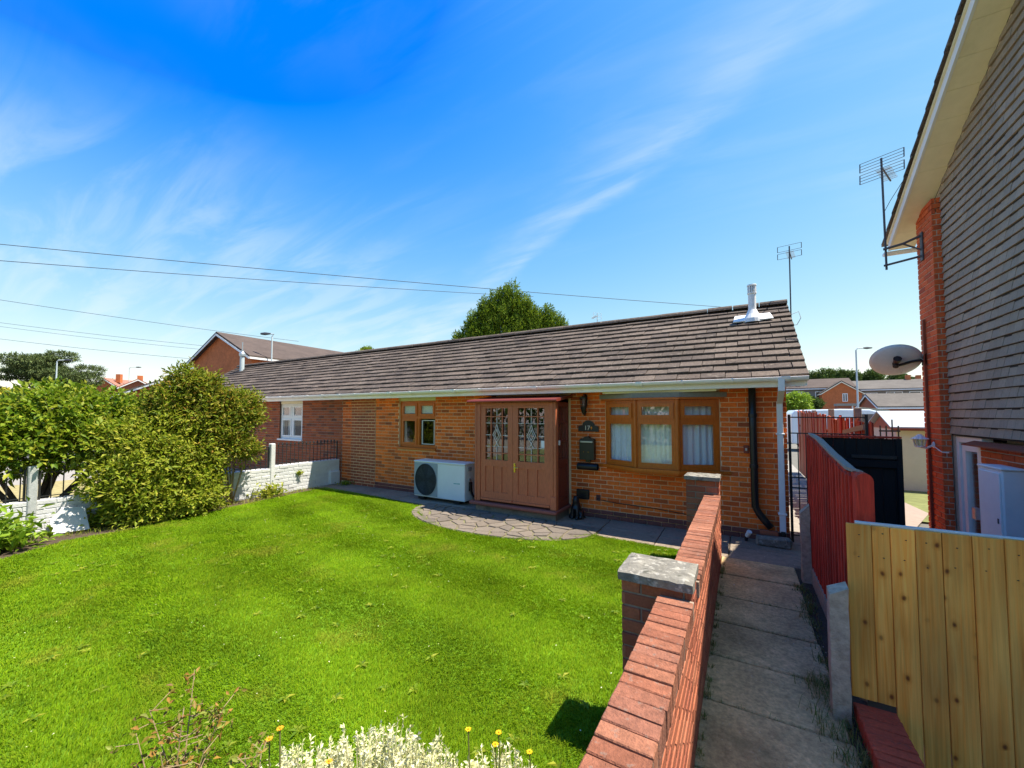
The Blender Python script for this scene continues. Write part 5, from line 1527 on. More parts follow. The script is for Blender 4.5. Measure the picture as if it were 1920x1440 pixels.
railing('black spiked railing on the white wall at the left edge of the lawn', 1.63, 3.28, .52, .94, .13)
railing('black spiked railing on the white wall left of the pale grey post', -.5, 1.50, .52, .94, .13)
t = thing('leaning_slab', 'broken white slab leaning on the boundary wall', 'slab', (-9.1, 1.85, 0))
MB().prism([(-9.12, 1.72, .0), (-9.06, 2.12, .0), (-9.26, 2.10, .33), (-9.30, 1.86, .36), (-9.31, 1.74, .20)], (.045, -.005, .02)).build('board', M['whitewall'], t)

# ------------------------------------------------------------------ shrubs by the white wall
def shrub(name, label, base, lobes, per, k, tl, ll, mat, ratio=.42, flat=.5, up=.35, cat='shrub', group='shrubs along the boundary wall', r0=.05, jitter=.5, twig=False, inner=.3):
    t = thing(name, label, cat, base, group)
    branches(t, base, [(l[0] + rnd.uniform(-.1, .1), l[1] + rnd.uniform(-.1, .1), l[2] + l[5] * .3) for l in lobes], r0, M['twig'] if twig else M['cedarwood'])
    P, D, Nn, L, W = sprays(lobes, per, k, tl, ll, up, ratio, jitter, flat, inner)
    ok = P[:, 2] > .02
    # long shoots that break the outline
    q = MB(); sp_ = []
    for l in lobes:
        for _ in range(int(2 + 6 * l[3])):
            u = Vector((rnd.gauss(0, 1), rnd.gauss(0, 1), rnd.gauss(.5, .8))).normalized()
            b = Vector(l[:3]) + Vector((u.x * l[3], u.y * l[4], u.z * l[5])) * .7
            d = (u + Vector((rnd.gauss(0, .3), rnd.gauss(0, .3), .5 if up < .4 else .9))).normalized()
            ln_ = rnd.uniform(.22, .5)
            q.tube([b, b + d * ln_ * .5 + UP * .01, b + d * ln_ - UP * .02], [.006, .004, .002], 4)
            for k_ in range(11):
                o = b + d * ln_ * (.2 + .8 * k_ / 10)
                sd_ = d.cross(Vector((rnd.gauss(0, 1), rnd.gauss(0, 1), rnd.gauss(0, 1)))).normalized()
                sp_.append((tuple(o), tuple(sd_ * .8 + d * .6), (u.x * .3, u.y * .3, .8), ll * rnd.uniform(.6, 1.15)))
    q.build('shoot', M['twig'], t, kind='stuff')
    P2, D2, N2 = (np.array([z[i] for z in sp_]) for i in range(3)); L2 = np.array([z[3] for z in sp_])
    P, D, Nn, L, W = P[ok], D[ok], Nn[ok], L[ok], W[ok]
    leaves(np.concatenate([P, P2]), np.concatenate([D, D2]), np.concatenate([Nn, N2]), np.concatenate([L, L2]), np.concatenate([W, L2 * ratio]), 'crown', M[mat], t)
    return t
lb = []
for (x, y, z, r) in ((-10.2, 1.2, 1.75, .62), (-10.1, 1.9, 1.95, .62), (-10.3, 2.5, 2.0, .6), (-9.9, 1.5, 1.35, .55), (-9.8, 2.3, 1.45, .6), (-10.2, .5, 1.6, .7), (-10.0, 2.95, 1.7, .55), (-9.85, 1.0, 1.45, .4), (-10.3, 3.2, 2.0, .5), (-10.1, -.1, 1.4, .6), (-10.6, 2.0, 2.2, .5)):
    lb.append((x, y, .9 + (z - .9) * .80, r * .90, r * .90, r * .47, r * 1.4))
shrub('shrub', 'wide dark green shrub spreading over the railings at the left edge', (-10.1, 1.7, 0), lb, 430, 7, .28, .105, 'lf_a', .5, .75, .3, inner=.2)
lb = []
for (x, y, z, r) in ((-8.95, 2.75, .55, .45), (-9.0, 3.2, .6, .5), (-9.0, 3.5, .55, .42), (-9.1, 2.9, 1.15, .5), (-9.15, 3.4, 1.25, .5), (-9.3, 3.1, 1.65, .5), (-9.35, 2.6, 1.5, .45), (-9.3, 3.7, 1.7, .45), (-9.0, 2.45, .85, .35), (-8.85, 3.3, .28, .4), (-8.9, 2.75, .25, .38), (-9.05, 3.65, .95, .34), (-9.5, 3.3, 2.0, .38), (-8.95, 3.6, .3, .34)):
    lb.append((x, y - .05, z * .86, r * .86, r * .86, r * .70, r * 1.7))
shrub('shrub', 'yellow-green bushy shrub hiding the middle of the white wall', (-9.05, 3.2, 0), lb, 600, 6, .24, .085, 'lf_b', .40, .5, .5)
lb = []
for (x, y, z, r) in ((-9.2, 4.15, 2.2, .36), (-9.3, 3.85, 2.35, .34), (-9.15, 4.55, 2.05, .36), (-9.1, 4.3, 1.6, .38), (-9.2, 3.9, 1.8, .42), (-9.1, 4.75, 1.8, .26), (-9.3, 3.75, 2.62, .2), (-9.25, 4.1, 2.55, .16), (-9.2, 4.8, 2.15, .22), (-9.0, 4.5, 1.25, .24), (-9.1, 4.0, 1.2, .34), (-9.35, 3.5, 2.15, .33), (-9.0, 4.75, 1.1, .16), (-9.1, 3.9, .75, .28)):
    lb.append((x, y - .34, z * .95, r * .72, r * .72, r * .74, r * 1.7))
shrub('shrub', 'tall olive-bronze shrub beside the bungalow window, with bare stems at its foot', (-9.05, 4.15, 0), lb, 600, 6, .22, .085, 'lf_c', .36, .45, .45, twig=True, r0=.014, inner=.35)
# low lime plants at the left edge
def clump(name, label, c, n, hgt, ll, mat, group=None, cat='plant', ratio=.4, spread=.25):
    t = thing(name, label, cat, c, group)
    P = np.array(c) + nr.normal(size=(n, 3)) * np.array([spread, spread, 0]) * .6
    P[:, 2] = c[2] + np.abs(nr.normal(size=n)) * hgt * .5
    d = unit(n) * .8 + np.array([0, 0, .8])
    L = ll * nr.uniform(.6, 1.3, n)
    leaves(P, d, unit(n) * .5 + np.array([0, 0, 1.0]), L, L * ratio, 'foliage', M[mat], t, .2, bend=.3)
    m = MB()
    for k in range(8):
        q = P[k]; m.tube([(c[0] + rnd.uniform(-.04, .04), c[1] + rnd.uniform(-.04, .04), c[2] - .02), tuple(q)], [.008, .004], 5)
    m.build('stem', M['lf_weed'], t)
    return t
for i, (x, y, lab) in enumerate(((-8.75, 1.15, 'lime leafed plant in the border beside the leaning slab'), (-8.6, .55, 'lime leafed plant in the border at the left edge of the lawn'), (-9.05, .85, 'lime leafed plant against the white wall at the far left'))):
    clump('border_plant', lab, (x, y, 0), 650, .38, .14, 'lf_lime', 'lime plants in the border', ratio=.38, spread=.32)
clump('border_plant', 'dark weeds growing beside the broken white slab', (-9.2, 2.35, 0), 260, .3, .12, 'lf_a', spread=.2)
clump('border_plant', 'green weeds at the foot of the white railing post', (-9.15, 4.95, 0), 260, .22, .10, 'lf_b', spread=.22)
clump('border_plant', 'ferny green tuft on the white wall below the railing', (-9.33, 5.75, .38), 40, .06, .08, 'lf_b', spread=.05)
clump('border_plant', 'small weeds where the white wall meets the bungalow', (-8.95, 6.78, 0), 120, .1, .08, 'lf_a', spread=.16)

# ------------------------------------------------------------------ far things on the left
def house(name, label, c, yaw, wd, ln, eave, ridge, wm_, rm_, wins=(), chim=(), base=-.05, trim='whitep', over=.35, cat='house', group=None, door=None):
    """gable end faces local -Y; c is the middle of that gable at ground level, ridge runs along local +Y"""
    t = thing(name, label, cat, c, group)
    X = Vector((math.cos(yaw), math.sin(yaw), 0)); Y = Vector((-X.y, X.x, 0)); C = Vector((c[0], c[1], 0))
    p = lambda x, y, z: C + X * x + Y * y + UP * z
    h = wd / 2
    m = MB().prism([p(-h, 0, base), p(h, 0, base), p(h, 0, eave), p(0, 0, ridge), p(-h, 0, eave)], Y * ln)
    m.build('wall', wm_, t)
    sl = (ridge - eave) / h
    m = MB()
    for s in (-1, 1):
        m.prism([p(s * (h + over), -over, eave - sl * over + .02), p(0, -over, ridge + .02), p(0, ln + over, ridge + .02), p(s * (h + over), ln + over, eave - sl * over + .02)], UP * .14)
    rf = m.build('roof', rm_, t)
    m = MB()
    for s in (-1, 1):
        m.prism([p(s * (h + over), -over - .03, eave - sl * over - .12), p(0, -over - .03, ridge - .12), p(0, -over - .03, ridge + .015), p(s * (h + over), -over - .03, eave - sl * over + .015)], Y * .03)
    m.build('barge_board', M[trim], t)
    for s in (-1, 1):
        m = MB().prism([p(s * (h + over), -over, eave - sl * over - .10), p(s * (h + over + .08), -over, eave - sl * over - .10), p(s * (h + over + .08), -over, eave - sl * over + .03), p(s * (h + over), -over, eave - sl * over + .03)], Y * (ln + 2 * over))
        m.build('gutter', M[trim], t)
    for wv_ in wins:
        side, a, z0, ww_, hh = wv_
        if side == 'g': o, U_, N_ = p(a, 0, z0), X, -Y
        elif side == 'r': o, U_, N_ = p(h, a, z0), Y, X
        else: o, U_, N_ = p(-h, a, z0), -Y, -X
        m = MB(); barframe(m, o, U_, N_, -ww_ / 2, ww_ / 2, 0, hh, .08, -.02, .05); lbox(m, o, U_, N_, -.04, .04, -.02, .05, .08, hh - .08)
        f = m.build('window', M['whitep'], t)
        m = MB(); lbox(m, o, U_, N_, -ww_ / 2 + .08, ww_ / 2 - .08, .005, .02, .08, hh - .08); m.build('pane', M['farglass'], f)
    for (y, x) in chim:
        m = MB().prism([p(x - .3, y - .25, ridge - .5), p(x + .3, y - .25, ridge - .5), p(x + .3, y + .25, ridge - .5), p(x - .3, y + .25, ridge - .5)], UP * 1.3); m.build('chimney', M['farbrick'], t)
    if door:
        side, a, ww_, hh = door
        o, U_, N_ = (p(a, 0, 0), X, -Y) if side == 'g' else (p(h, a, 0), Y, X)
        m = MB(); lbox(m, o, U_, N_, -ww_ / 2, ww_ / 2, -.02, .06, 0, hh); m.build('door', M['whitep'], t)
    return t
M['farglass'] = pm('far_window_glass', (.03, .04, .045), .08, 0, bump=0, spec=.8)
M['farbrick'] = pm('far_orange_brick', (.52, .155, .055), .9, .18, 6, .1, 20, big=.12, bigs=1.5)
M['farred'] = pm('far_red_brick', (.34, .12, .07), .9, .18, 6, .1, 20, big=.1)
M['farroof'] = pm('far_brown_roof', (.085, .062, .052), .9, .2, 4, .3, 12, big=.15, stretch=(1, 1, 3))
M['farroof2'] = pm('far_grey_roof', (.12, .105, .093), .9, .2, 4, .3, 12, big=.12, stretch=(1, 1, 3))
M['farroofr'] = pm('far_red_roof', (.30, .14, .10), .9, .2, 4, .3, 12)
M['fargrey'] = pm('far_grey_wall', (.20, .19, .175), .9, .2, 4, .2, 12)
M['beige'] = pm('beige_fence', (.48, .42, .27), .9, .12, 4, .2, 12)
g = at(413, 700, 29.0)
house('house', 'orange brick gable house with brown roof behind the tall shrub', (g.x, g.y, 0), R(2), 8.0, 30, 5.85, 7.7, M['farbrick'], M['farroof'],
      [('r', 3.0, 4.4, 1.6, 1.2), ('r', 8, 4.4, 1.6, 1.2), ('r', 14, 4.4, 1.6, 1.2)])
g = at(195, 742, 60); house('house', 'distant red brick house with orange chimney beyond the shrubs', (g.x, g.y, 0), R(40), 7, 8, 4.9, 7.2, M['farbrick'], M['farroofr'], [('g', 0, 3.2, 1.2, 1.1)], [(1.0, 1.2)])
g = at(258, 742, 55); house('house', 'distant house with low red roof beyond the shrubs', (g.x, g.y, 0), R(70), 7.5, 8, 4.3, 6.6, M['farred'], M['farroofr'], [('g', 0, 3, 1.2, 1.1)], [(3.0, 0)])
g = at(300, 742, 34); house('house', 'low house with dark grey roof and white barge board beyond the shrubs', (g.x, g.y, 0), R(48), 7.5, 9, 3.0, 4.6, M['farbrick'], M['farroof2'], [('r', 3, 1.2, 1.4, 1.1)])
def lamp_post(label, p, h, arm, yaw, r=.07):
    t = thing('street_lamp', label, 'street lamp', p, 'street lamps')
    U_ = Vector((math.cos(yaw), math.sin(yaw), 0)); b = Vector(p)
    m = MB().tube([b, b + UP * h * .3, b + UP * h * .31, b + UP * (h - .15), b + UP * h + U_ * .12, b + UP * (h + .03) + U_ * arm], [r * 1.5, r * 1.5, r, r * .8, r * .7, r * .6], 8); m.build('column', M['lamp_grey'], t)
    e = b + UP * (h + .03) + U_ * arm
    m = MB().tube([e - U_ * .1, e + U_ * .2, e + U_ * .6], [.07, .11, .05], 8); m.build('lamp_head', M['mast'], t)
g = at(103, 760, 42); lamp_post('tall street lamp before the cedar tree', (g.x, g.y, 0), 7.6, .8, R(40))
g = at(240, 760, 62); lamp_post('slim dark street lamp above the red roofed houses', (g.x, g.y, 0), 9.2, 1.0, R(40), .06)
g = at(507, 760, 27.5); lamp_post('street lamp standing beside the far gable house', (g.x, g.y, 0), 7.45, -.7, R(30), .055)
g = at(1609, 770, 36); lamp_post('tall street lamp behind the side passage', (g.x, g.y, 0), 7.85, .7, R(20), .075)
# cedar and other trees
def tree(label, base, lobes, per, k, tl, ll, mat, r0=.3, cat='tree', name='tree', ratio=.4, up=.3, flat=.5, group=None, jitter=.5, th=None):
    t = thing(name, label, cat, base, group)
    b = Vector(base); top = max(l[2] for l in lobes)
    m = MB().tube([b, b + UP * (top - b.z) * .5, b + UP * (top - b.z) * .95], [r0, r0 * .7, r0 * .2], 8)
    for l in lobes:
        s = b + UP * (l[2] - b.z) * rnd.uniform(.5, .8)
        m.tube([s, s.lerp(Vector(l[:3]), .6) + UP * .1, Vector(l[:3])], [r0 * .4, r0 * .25, r0 * .08], 5)
    m.build('trunk', M['cedarwood'], t)
    P, D, Nn, L, W = sprays(lobes, per, k, tl, ll, up, ratio, jitter, flat)
    leaves(P, D, Nn, L, W, 'crown', M[mat], t)
    return t
def spread_lobes(c, R_, n, rr, flatten=.7, zmin=-1):
    out = []
    for _ in range(n):
        u = Vector((rnd.gauss(0, 1), rnd.gauss(0, 1), rnd.gauss(0, 1))).normalized() * rnd.uniform(.35, .85)
        if u.z < zmin: u.z = -u.z
        r = rr * rnd.uniform(.7, 1.25)
        out.append((c[0] + u.x * R_[0], c[1] + u.y * R_[1], c[2] + u.z * R_[2], r, r, r * flatten, (r / rr) ** 2))
    return out
g = at(75, 760, 48)
lb = []
for k in range(34):
    a, rr_ = rnd.uniform(0, 6.28), rnd.uniform(.15, 1)
    z = rnd.uniform(3.2, 9.0)
    sp_ = 5.8 * (1 - max(0, (z - 4.5)) / 6.2) ** .6
    x_, y_ = rr_ * sp_ * math.cos(a), rr_ * sp_ * math.sin(a)
    lb.append((g.x + x_, g.y + y_, z, 1.35, 1.35, .38, 1))
tree('dark spreading cedar tree at the far left', (g.x, g.y, 0), lb, 260, 5, .35, .32, 'lf_cedar', .35, ratio=.28, up=.15, flat=.8)
g = at(958, 640, 24)
lb = []
X_ = Vector((math.cos(YAW), math.sin(YAW), 0)); Y_ = Vector((-X_.y, X_.x, 0))
for (x_, top, rr_) in ((-3.05, 6.6, .4), (-2.6, 7.15, .45), (-2.1, 7.8, .5), (-1.55, 8.55, .5), (-1.0, 9.0, .5), (-.45, 9.4, .5), (.1, 9.45, .5), (.65, 9.0, .5), (1.15, 8.4, .5), (1.65, 8.1, .45), (2.15, 8.15, .4), (2.6, 7.85, .4), (3.0, 7.45, .35),
                       (-.3, 8.4, .7), (.6, 8.0, .7), (-1.2, 7.8, .7), (-.1, 7.4, .8), (1.3, 7.5, .7), (-1.9, 7.1, .6), (2.2, 7.2, .5), (-1.0, 6.9, .7), (.7, 6.8, .8), (-2.3, 6.4, .5), (1.7, 6.5, .7), (0, 6.3, .8), (-1.5, 6.0, .7)):
    for q in range(2):
        w_ = g + X_ * (x_ + rnd.uniform(-.12, .12)) + Y_ * (rnd.uniform(-.5, .9) if q else -.5 - .3 * rr_)
        h_ = rnd.uniform(.75, 1.0)
        lb.append((w_.x, w_.y, top - h_ - (.0 if q == 0 else .25), rr_ * rnd.uniform(.5, .75), rr_ * rnd.uniform(.5, .75), h_ * rnd.uniform(.8, 1.15), .9))
tree('bushy green conifer rising behind the bungalow ridge', (g.x, g.y, 0), lb, 230, 6, .34, .17, 'lf_con', .3, ratio=.33, up=1.2, flat=.1, jitter=.55)
g = at(676, 655, 30); tree('small olive treetop showing over the bungalow ridge, left of the conifer', (g.x, g.y, 0), spread_lobes((g.x, g.y, 6.0), (.8, .8, .55), 6, .5), 160, 5, .2, .16, 'lf_b', .15)
g = at(690, 655, 31); tree('slender dark treetop beside the olive treetop over the ridge', (g.x, g.y, 0), spread_lobes((g.x, g.y, 6.3), (.3, .3, .7), 5, .4), 140, 5, .2, .16, 'lf_con', .12)
g = at(345, 690, 60); tree('distant round tree behind the low grey roof', (g.x, g.y, 0), spread_lobes((g.x, g.y, 5.6), (1.9, 1.9, 1.5), 10, 1.1), 160, 4, .4, .3, 'lf_far', .2)
g = at(205, 700, 75); tree('distant tree behind the red brick house with orange chimney', (g.x, g.y, 0), spread_lobes((g.x, g.y, 6.6), (2.4, 2.4, 1.6), 10, 1.2), 160, 4, .4, .35, 'lf_far', .2)
for i, (x_, y_, dd, R_, lab) in enumerate(((1548, 712, 95, (5.2, 5.2, 3.4), 'large round tree behind the grey terrace'), (1580, 716, 90, (2.6, 2.6, 2.0), 'smaller tree right of the large round tree behind the terrace'),
                                           (1632, 716, 100, (3.5, 3.5, 2.2), 'tree behind the terrace chimneys, right of the tall street lamp'), (1700, 718, 100, (4.5, 4, 2.0), 'tree behind the terrace beside the right-hand house'))):
    g = at(x_, y_, dd); tree(lab, (g.x, g.y, 0), spread_lobes((g.x, g.y, g.z), R_, 16, R_[2] * .55), 200, 4, .6, .5, 'lf_far', .3, group='trees behind the terrace')
# hedges at the far left
def hedge(label, c, sx, sy, h, mat, yaw=0):
    t = thing('hedge', label, 'hedge', c)
    n = 3600
    P = nr.uniform(-1, 1, (n, 3)); ax = nr.integers(0, 3, n); P[np.arange(n), ax] = np.sign(P[np.arange(n), ax])
    P = P * np.array([sx / 2, sy / 2, h / 2]); P[:, 2] += h / 2
    cs, sn = math.cos(yaw), math.sin(yaw)
    P = np.stack([P[:, 0] * cs - P[:, 1] * sn, P[:, 0] * sn + P[:, 1] * cs, P[:, 2]], 1) + np.array(c) + nr.normal(size=(n, 3)) * .08
    L = nr.uniform(.12, .26, n)
    leaves(P, unit(n) + np.array([0, 0, .6]), unit(n) + np.array([0, 0, .5]), L, L * .5, 'foliage', M[mat], t)
    m = MB()
    for k in range(5): m.tube([(c[0] + rnd.uniform(-.4, .4) * sx, c[1] + rnd.uniform(-.4, .4) * sy, 0), (c[0] + rnd.uniform(-.4, .4) * sx, c[1] + rnd.uniform(-.4, .4) * sy, h * .9)], [.06, .02], 5)
    m.build('trunk', M['cedarwood'], t)
g = at(15, 765, 22); hedge('golden yellow hedge at the far left edge', (g.x, g.y, 0), 2.0, 2.2, 3.05, 'lf_yel')
g = at(30, 770, 19); hedge('clipped green hedge below the golden hedge', (g.x, g.y, 0), 1.6, 5.0, 2.35, 'lf_lime')
# overhead cables
def cable(label, a, b, sag, r=.016, nseg=24):
    a, b = Vector(a), Vector(b)
    m = MB().tube([a.lerp(b, k / nseg) - UP * (sag * 4 * (k / nseg) * (1 - k / nseg)) for k in range(nseg + 1)], r, 5)
    o = m.build('overhead_cable', M['cable'], None)
    tag(o, label, 'cable', 'overhead cables')
cable('topmost overhead cable crossing the sky above the roof', at(-60, 452, 20), at(1400, 579, 30), .16, .019)
cable('second overhead cable from the top, ending behind the conifer', at(-60, 484, 20), at(1000, 556, 34), .12, .019)
cable('middle overhead cable passing to the far gable house', at(-60, 553, 24), at(560, 640, 33), .1, .015)
cable('fourth overhead cable from the top at the left', at(-60, 597, 30), at(400, 650, 34), .1, .014)
cable('faint overhead cable just below the fourth one', at(-60, 604, 31), at(398, 657, 34), .12, .013)
cable('lowest overhead cable above the cedar tree', at(-60, 628, 30), at(362, 673, 34), .1, .015)
g = at(1120, 612, 22); aerial('small distant TV aerial showing above the bungalow ridge', (g.x, g.y, 4.5), (g.x, g.y, 7.45), R(50), .5, M['lamp_grey'], rods=2, r=.022)

# ------------------------------------------------------------------ behind the side passage
t = thing('red_fence', 'ragged orange-red board fence along the far side of the passage, leaning and broken', 'fence', (1.6, 10, 0))
y = 7.2
while y < 15.5:
    wd = rnd.uniform(.11, .15)
    zt = 1.70 + (y - 6.3) * .028 + rnd.uniform(-.05, .04)
    ln_ = rnd.uniform(-.05, .05)
    m = MB().prism([(1.56, y, .02), (1.56, y + wd, .02), (1.56 + ln_ * .6, y + wd + ln_, zt), (1.56 + ln_ * .6, y + ln_, zt + rnd.uniform(-.03, .03))], (.02, 0, 0)); m.build('board', M['redworn'] if rnd.random() < .6 else M['redwood'], t)
    y += wd + rnd.choice((.005, .005, .01, .01, .03))
for z in (1.45, .6): MB().box(1.585, 1.63, 7.2, 15.6, z, z + .06).build('rail', M['redworn'], t)
for y in (8.4, 10.6, 12.9, 15.3): MB().cbox(1.60, 1.69, y, y + .09, 0, 1.95, .006).build('post', M['greywood'], t)
m = MB().prism([(1.52, 7.5, 1.62), (1.52, 8.9, 1.50), (1.52, 8.9, 1.56), (1.52, 7.5, 1.70)], (.03, 0, 0)); m.build('loose_rail', M['greywood'], t)
t = thing('garden_shed', 'cream walled shed with pale metal roof behind the right-hand house', 'shed', (4.6, 14, 0))
MB().prism([(3.32, 13.3, -.1), (3.32, 15.3, -.1), (3.32, 15.3, 1.5), (3.32, 14.3, 1.86), (3.32, 13.3, 1.5)], (3.4, 0, 0)).build('wall', pm('cream_shed_panel', (.60, .55, .43), .8, .06, 6), t)
m = MB()
for s in (1, -1): m.prism([(3.18, 14.3 - s * 1.12, 1.50), (6.8, 14.3 - s * 1.12, 1.50), (6.8, 14.3, 1.90), (3.18, 14.3, 1.90)], (0, 0, .03))
m.build('roof', pm('pale_blue_sheet', (.32, .355, .39), .6, .05, 5, spec=.5), t)
MB().box(3.19, 6.8, 13.16, 13.175, 1.44, 1.50).build('fascia', M['cedar'], t)
m = MB().prism([(3.30, 13.25, 1.47), (3.30, 15.35, 1.47), (3.30, 14.3, 1.86)], (.018, 0, 0)); m.build('gable_board', M['farred'], t)
t = thing('garden_gate', 'small black metal gate beside the cream shed', 'gate', (2.75, 10.4, 0))
for k in range(4): m = MB().tube([(2.36 + k * .088, 10.4, 0), (2.36 + k * .088, 10.4, 1.62 + (.12 if k == 2 else 0))], .012, 6); m.build('bar', M['iron'], t)
for z in (1.5, .3): MB().box(2.34, 2.65, 10.39, 10.41, z, z + .03).build('rail', M['iron'], t)
t = thing('board_fence', 'low dark and brown board fence between passage and shed', 'fence', (1.95, 8.4, 0))
for k in range(4): MB().cbox(1.72 + k * .105, 1.82 + k * .105, 9.2, 9.22, 0, 1.5 - .015 * k, .003).build('board', M['blackwood'] if k < 4 else M['redworn'], t)
MB().box(1.70, 2.14, 9.22, 9.26, 1.2, 1.28).build('rail', M['blackwood'], t)
def van(label, c, yaw, L_, W_, Hh, mat, hood):
    t = thing('parked_van', label, 'van', c, 'vans parked behind the gardens')
    X = Vector((math.cos(yaw), math.sin(yaw), 0)); Y = Vector((-X.y, X.x, 0)); C = Vector(c)
    p = lambda x, y, z: C + X * x + Y * y + UP * z
    prof = [(0, .35), (L_, .35), (L_, .95), (L_ - hood, 1.15), (L_ - hood - .7, Hh - .12), (L_ - hood - 1.0, Hh - .02), (L_ * .4, Hh), (.15, Hh - .05), (0, Hh - .25)]
    m = MB().prism([p(x, -W_ / 2, z) for x, z in prof], Y * W_)
    b = m.build('body', mat, t)
    bv = b.modifiers.new('bevel', 'BEVEL'); bv.width = .06; bv.segments = 2
    q = MB().add([p(L_ - hood - .03, -W_ / 2 + .12, 1.19), p(L_ - hood - .03, W_ / 2 - .12, 1.19), p(L_ - hood - .67, W_ / 2 - .18, Hh - .17), p(L_ - hood - .67, -W_ / 2 + .18, Hh - .17)], [(0, 1, 2, 3)])
    for v in range(len(q.v)): q.v[v] = tuple(Vector(q.v[v]) + X * .03 + UP * .02)
    q.build('windscreen', M['farglass'], t)
    for s in (-1, 1):
        o = s * (W_ / 2 + .012)
        q = MB().add([p(L_ - hood - .25, o, 1.2), p(L_ - hood - 1.6, o, 1.2), p(L_ - hood - 1.6, o, Hh - .25), p(L_ - hood - .85, o, Hh - .25)], [(0, 1, 2, 3)]); q.build('window', M['farglass'], t)
        for x in (.8, L_ - .8):
            q = MB().tube([p(x, s * (W_ / 2 - .15), .33), p(x, s * (W_ / 2 + .03), .33)], .33, 16); q.build('wheel', M['black'], t)
    q = MB().prism([p(L_ + .01, -W_ / 2 + .1, .75), p(L_ + .01, -W_ / 2 + .35, .75), p(L_ + .01, -W_ / 2 + .35, .92), p(L_ + .01, -W_ / 2 + .1, .92)], X * .03); q.build('headlight', M['whitep'], t)
    q = MB().prism([p(L_ + .01, W_ / 2 - .35, .75), p(L_ + .01, W_ / 2 - .1, .75), p(L_ + .01, W_ / 2 - .1, .92), p(L_ + .01, W_ / 2 - .35, .92)], X * .03); q.build('headlight', M['whitep'], t)
vw = pm('white_vehicle_paint', (.74, .78, .82), .25, .02, 3, 0, spec=.5, coat=.5)
vs_ = pm('silver_blue_vehicle_paint', (.46, .56, .62), .25, .02, 3, 0, spec=.5, coat=.5)
g = at(1478, 790, 21); van('long white van roof showing above the ragged red fence', (g.x, g.y, -.03), R(4), 5.0, 1.9, 2.12, vw, .9)
g = at(1612, 790, 25); van('silver-blue van behind the street lamp, right of the white van', (g.x, g.y, -.03), R(10), 3.6, 1.8, 1.95, vs_, .7)
t = thing('beige_fence', 'pale beige board fence before the low brown roofed garages', 'fence', (9, 36, 0))
g0, g1 = at(1612, 780, 30), at(1668, 780, 27)
for k in range(12):
    a = g0.lerp(g1, k / 12); b = g0.lerp(g1, (k + .96) / 12)
    m = MB().prism([(a.x, a.y, 0), (b.x, b.y, 0), (b.x, b.y, 2.35 - .02 * k), (a.x, a.y, 2.37 - .02 * k)], (.02, .05, 0)); m.build('board', M['beige'], t)
# garages and terrace
g = at(1634, 770, 40); house('garage_block', 'low garage block with wide brown-grey roof and brick gable', (g.x - .2, g.y, 0), R(-82), 4.6, 16, 2.55, 3.75, M['farred'], M['farroof2'], [], cat='garage', over=.25)
g = at(1476, 770, 58); house('terrace_house', 'grey terraced house with long brown roof left of the orange gable', (g.x - 6, g.y + 4.0, 0), R(-90), 8, 13.5, 5.55, 6.95, M['fargrey'], M['farroof'],
      [('r', 3.0, 3.8, 2.0, 1.25), ('r', 6.9, 3.8, 1.9, 1.25), ('r', 10.3, 3.8, 1.9, 1.25), ('r', 5.5, .9, 2.0, 1.3), ('r', 9.5, .9, 2.0, 1.3)], [])
g = at(1576, 770, 54); house('terrace_house', 'orange brick house with gable and small arched window facing the passage', (g.x, g.y - 1.0, 0), R(0), 4.2, 7, 4.7, 6.2, M['farbrick'], M['farroof'], [('g', .35, 3.5, .55, 1.1)], [], trim='cream', over=.2)
g = at(1598, 770, 60); house('terrace_house', 'dark terraced house with brick chimney behind the tall street lamp', (g.x, g.y + 4, 0), R(-90), 8, 9.5, 5.55, 6.95, M['fargrey'], M['farroof2'],
      [('r', 2.2, 3.9, 1.5, 1.1), ('r', 4.8, 3.9, 1.8, 1.2), ('r', 7.6, 3.9, 2.4, 1.2)], [(7.4, 0)])
g = at(1668, 770, 58); house('terrace_house', 'terraced house with pale windows and chimney next to the right-hand house', (g.x + .2, g.y + 5, 0), R(-90), 8, 11, 5.55, 6.95, M['fargrey'], M['farroof2'],
      [('r', 1.4, 3.9, 2.2, 1.2), ('r', 4.6, 3.9, 2.2, 1.2), ('r', 7.6, 3.9, 2.2, 1.2)], [(4.4, 0)])
t = thing('flat_porch', 'small flat roofed porch against the orange gable house', 'porch', (0, 0, 0))
g = at(1588, 772, 50)
MB().box(g.x - 1.1, g.x + 1.3, g.y - 1.0, g.y + 1.2, 2.85, 3.15).build('roof', M['greywood'], t)
MB().box(g.x - 1.0, g.x + .3, g.y - .8, g.y + 1.2, 0, 2.85).build('wall', M['farred'], t)
for x in (.4, 1.2): MB().box(g.x + x - .06, g.x + x + .06, g.y - .9, g.y - .8, 0, 2.85).build('post', M['whitep'], t)
def bush_at(label, px, py, dd, r, mat, n=1400, ll=.22):
    g = at(px, py, dd)
    t = thing('bush', label, 'bush', (g.x, g.y, 0))
    lbs = spread_lobes((g.x, g.y, max(r * .7, g.z - r * .4)), (r, r, r * .6), 8, r * .55)
    P, D, Nn, L, W = sprays(lbs, n / 8, 4, .2, ll)
    leaves(P, D, Nn, L, W, 'foliage', M[mat], t)
    branches(t, (g.x, g.y, 0), [l[:3] for l in lbs[:4]], .05, M['cedarwood'])
bush_at('bright lime bush beside the bungalow corner, before the terrace', 1488, 752, 26, 1.0, 'lf_lime')
bush_at('green bush at the foot of the grey terraced house', 1516, 752, 44, 1.1, 'lf_far')

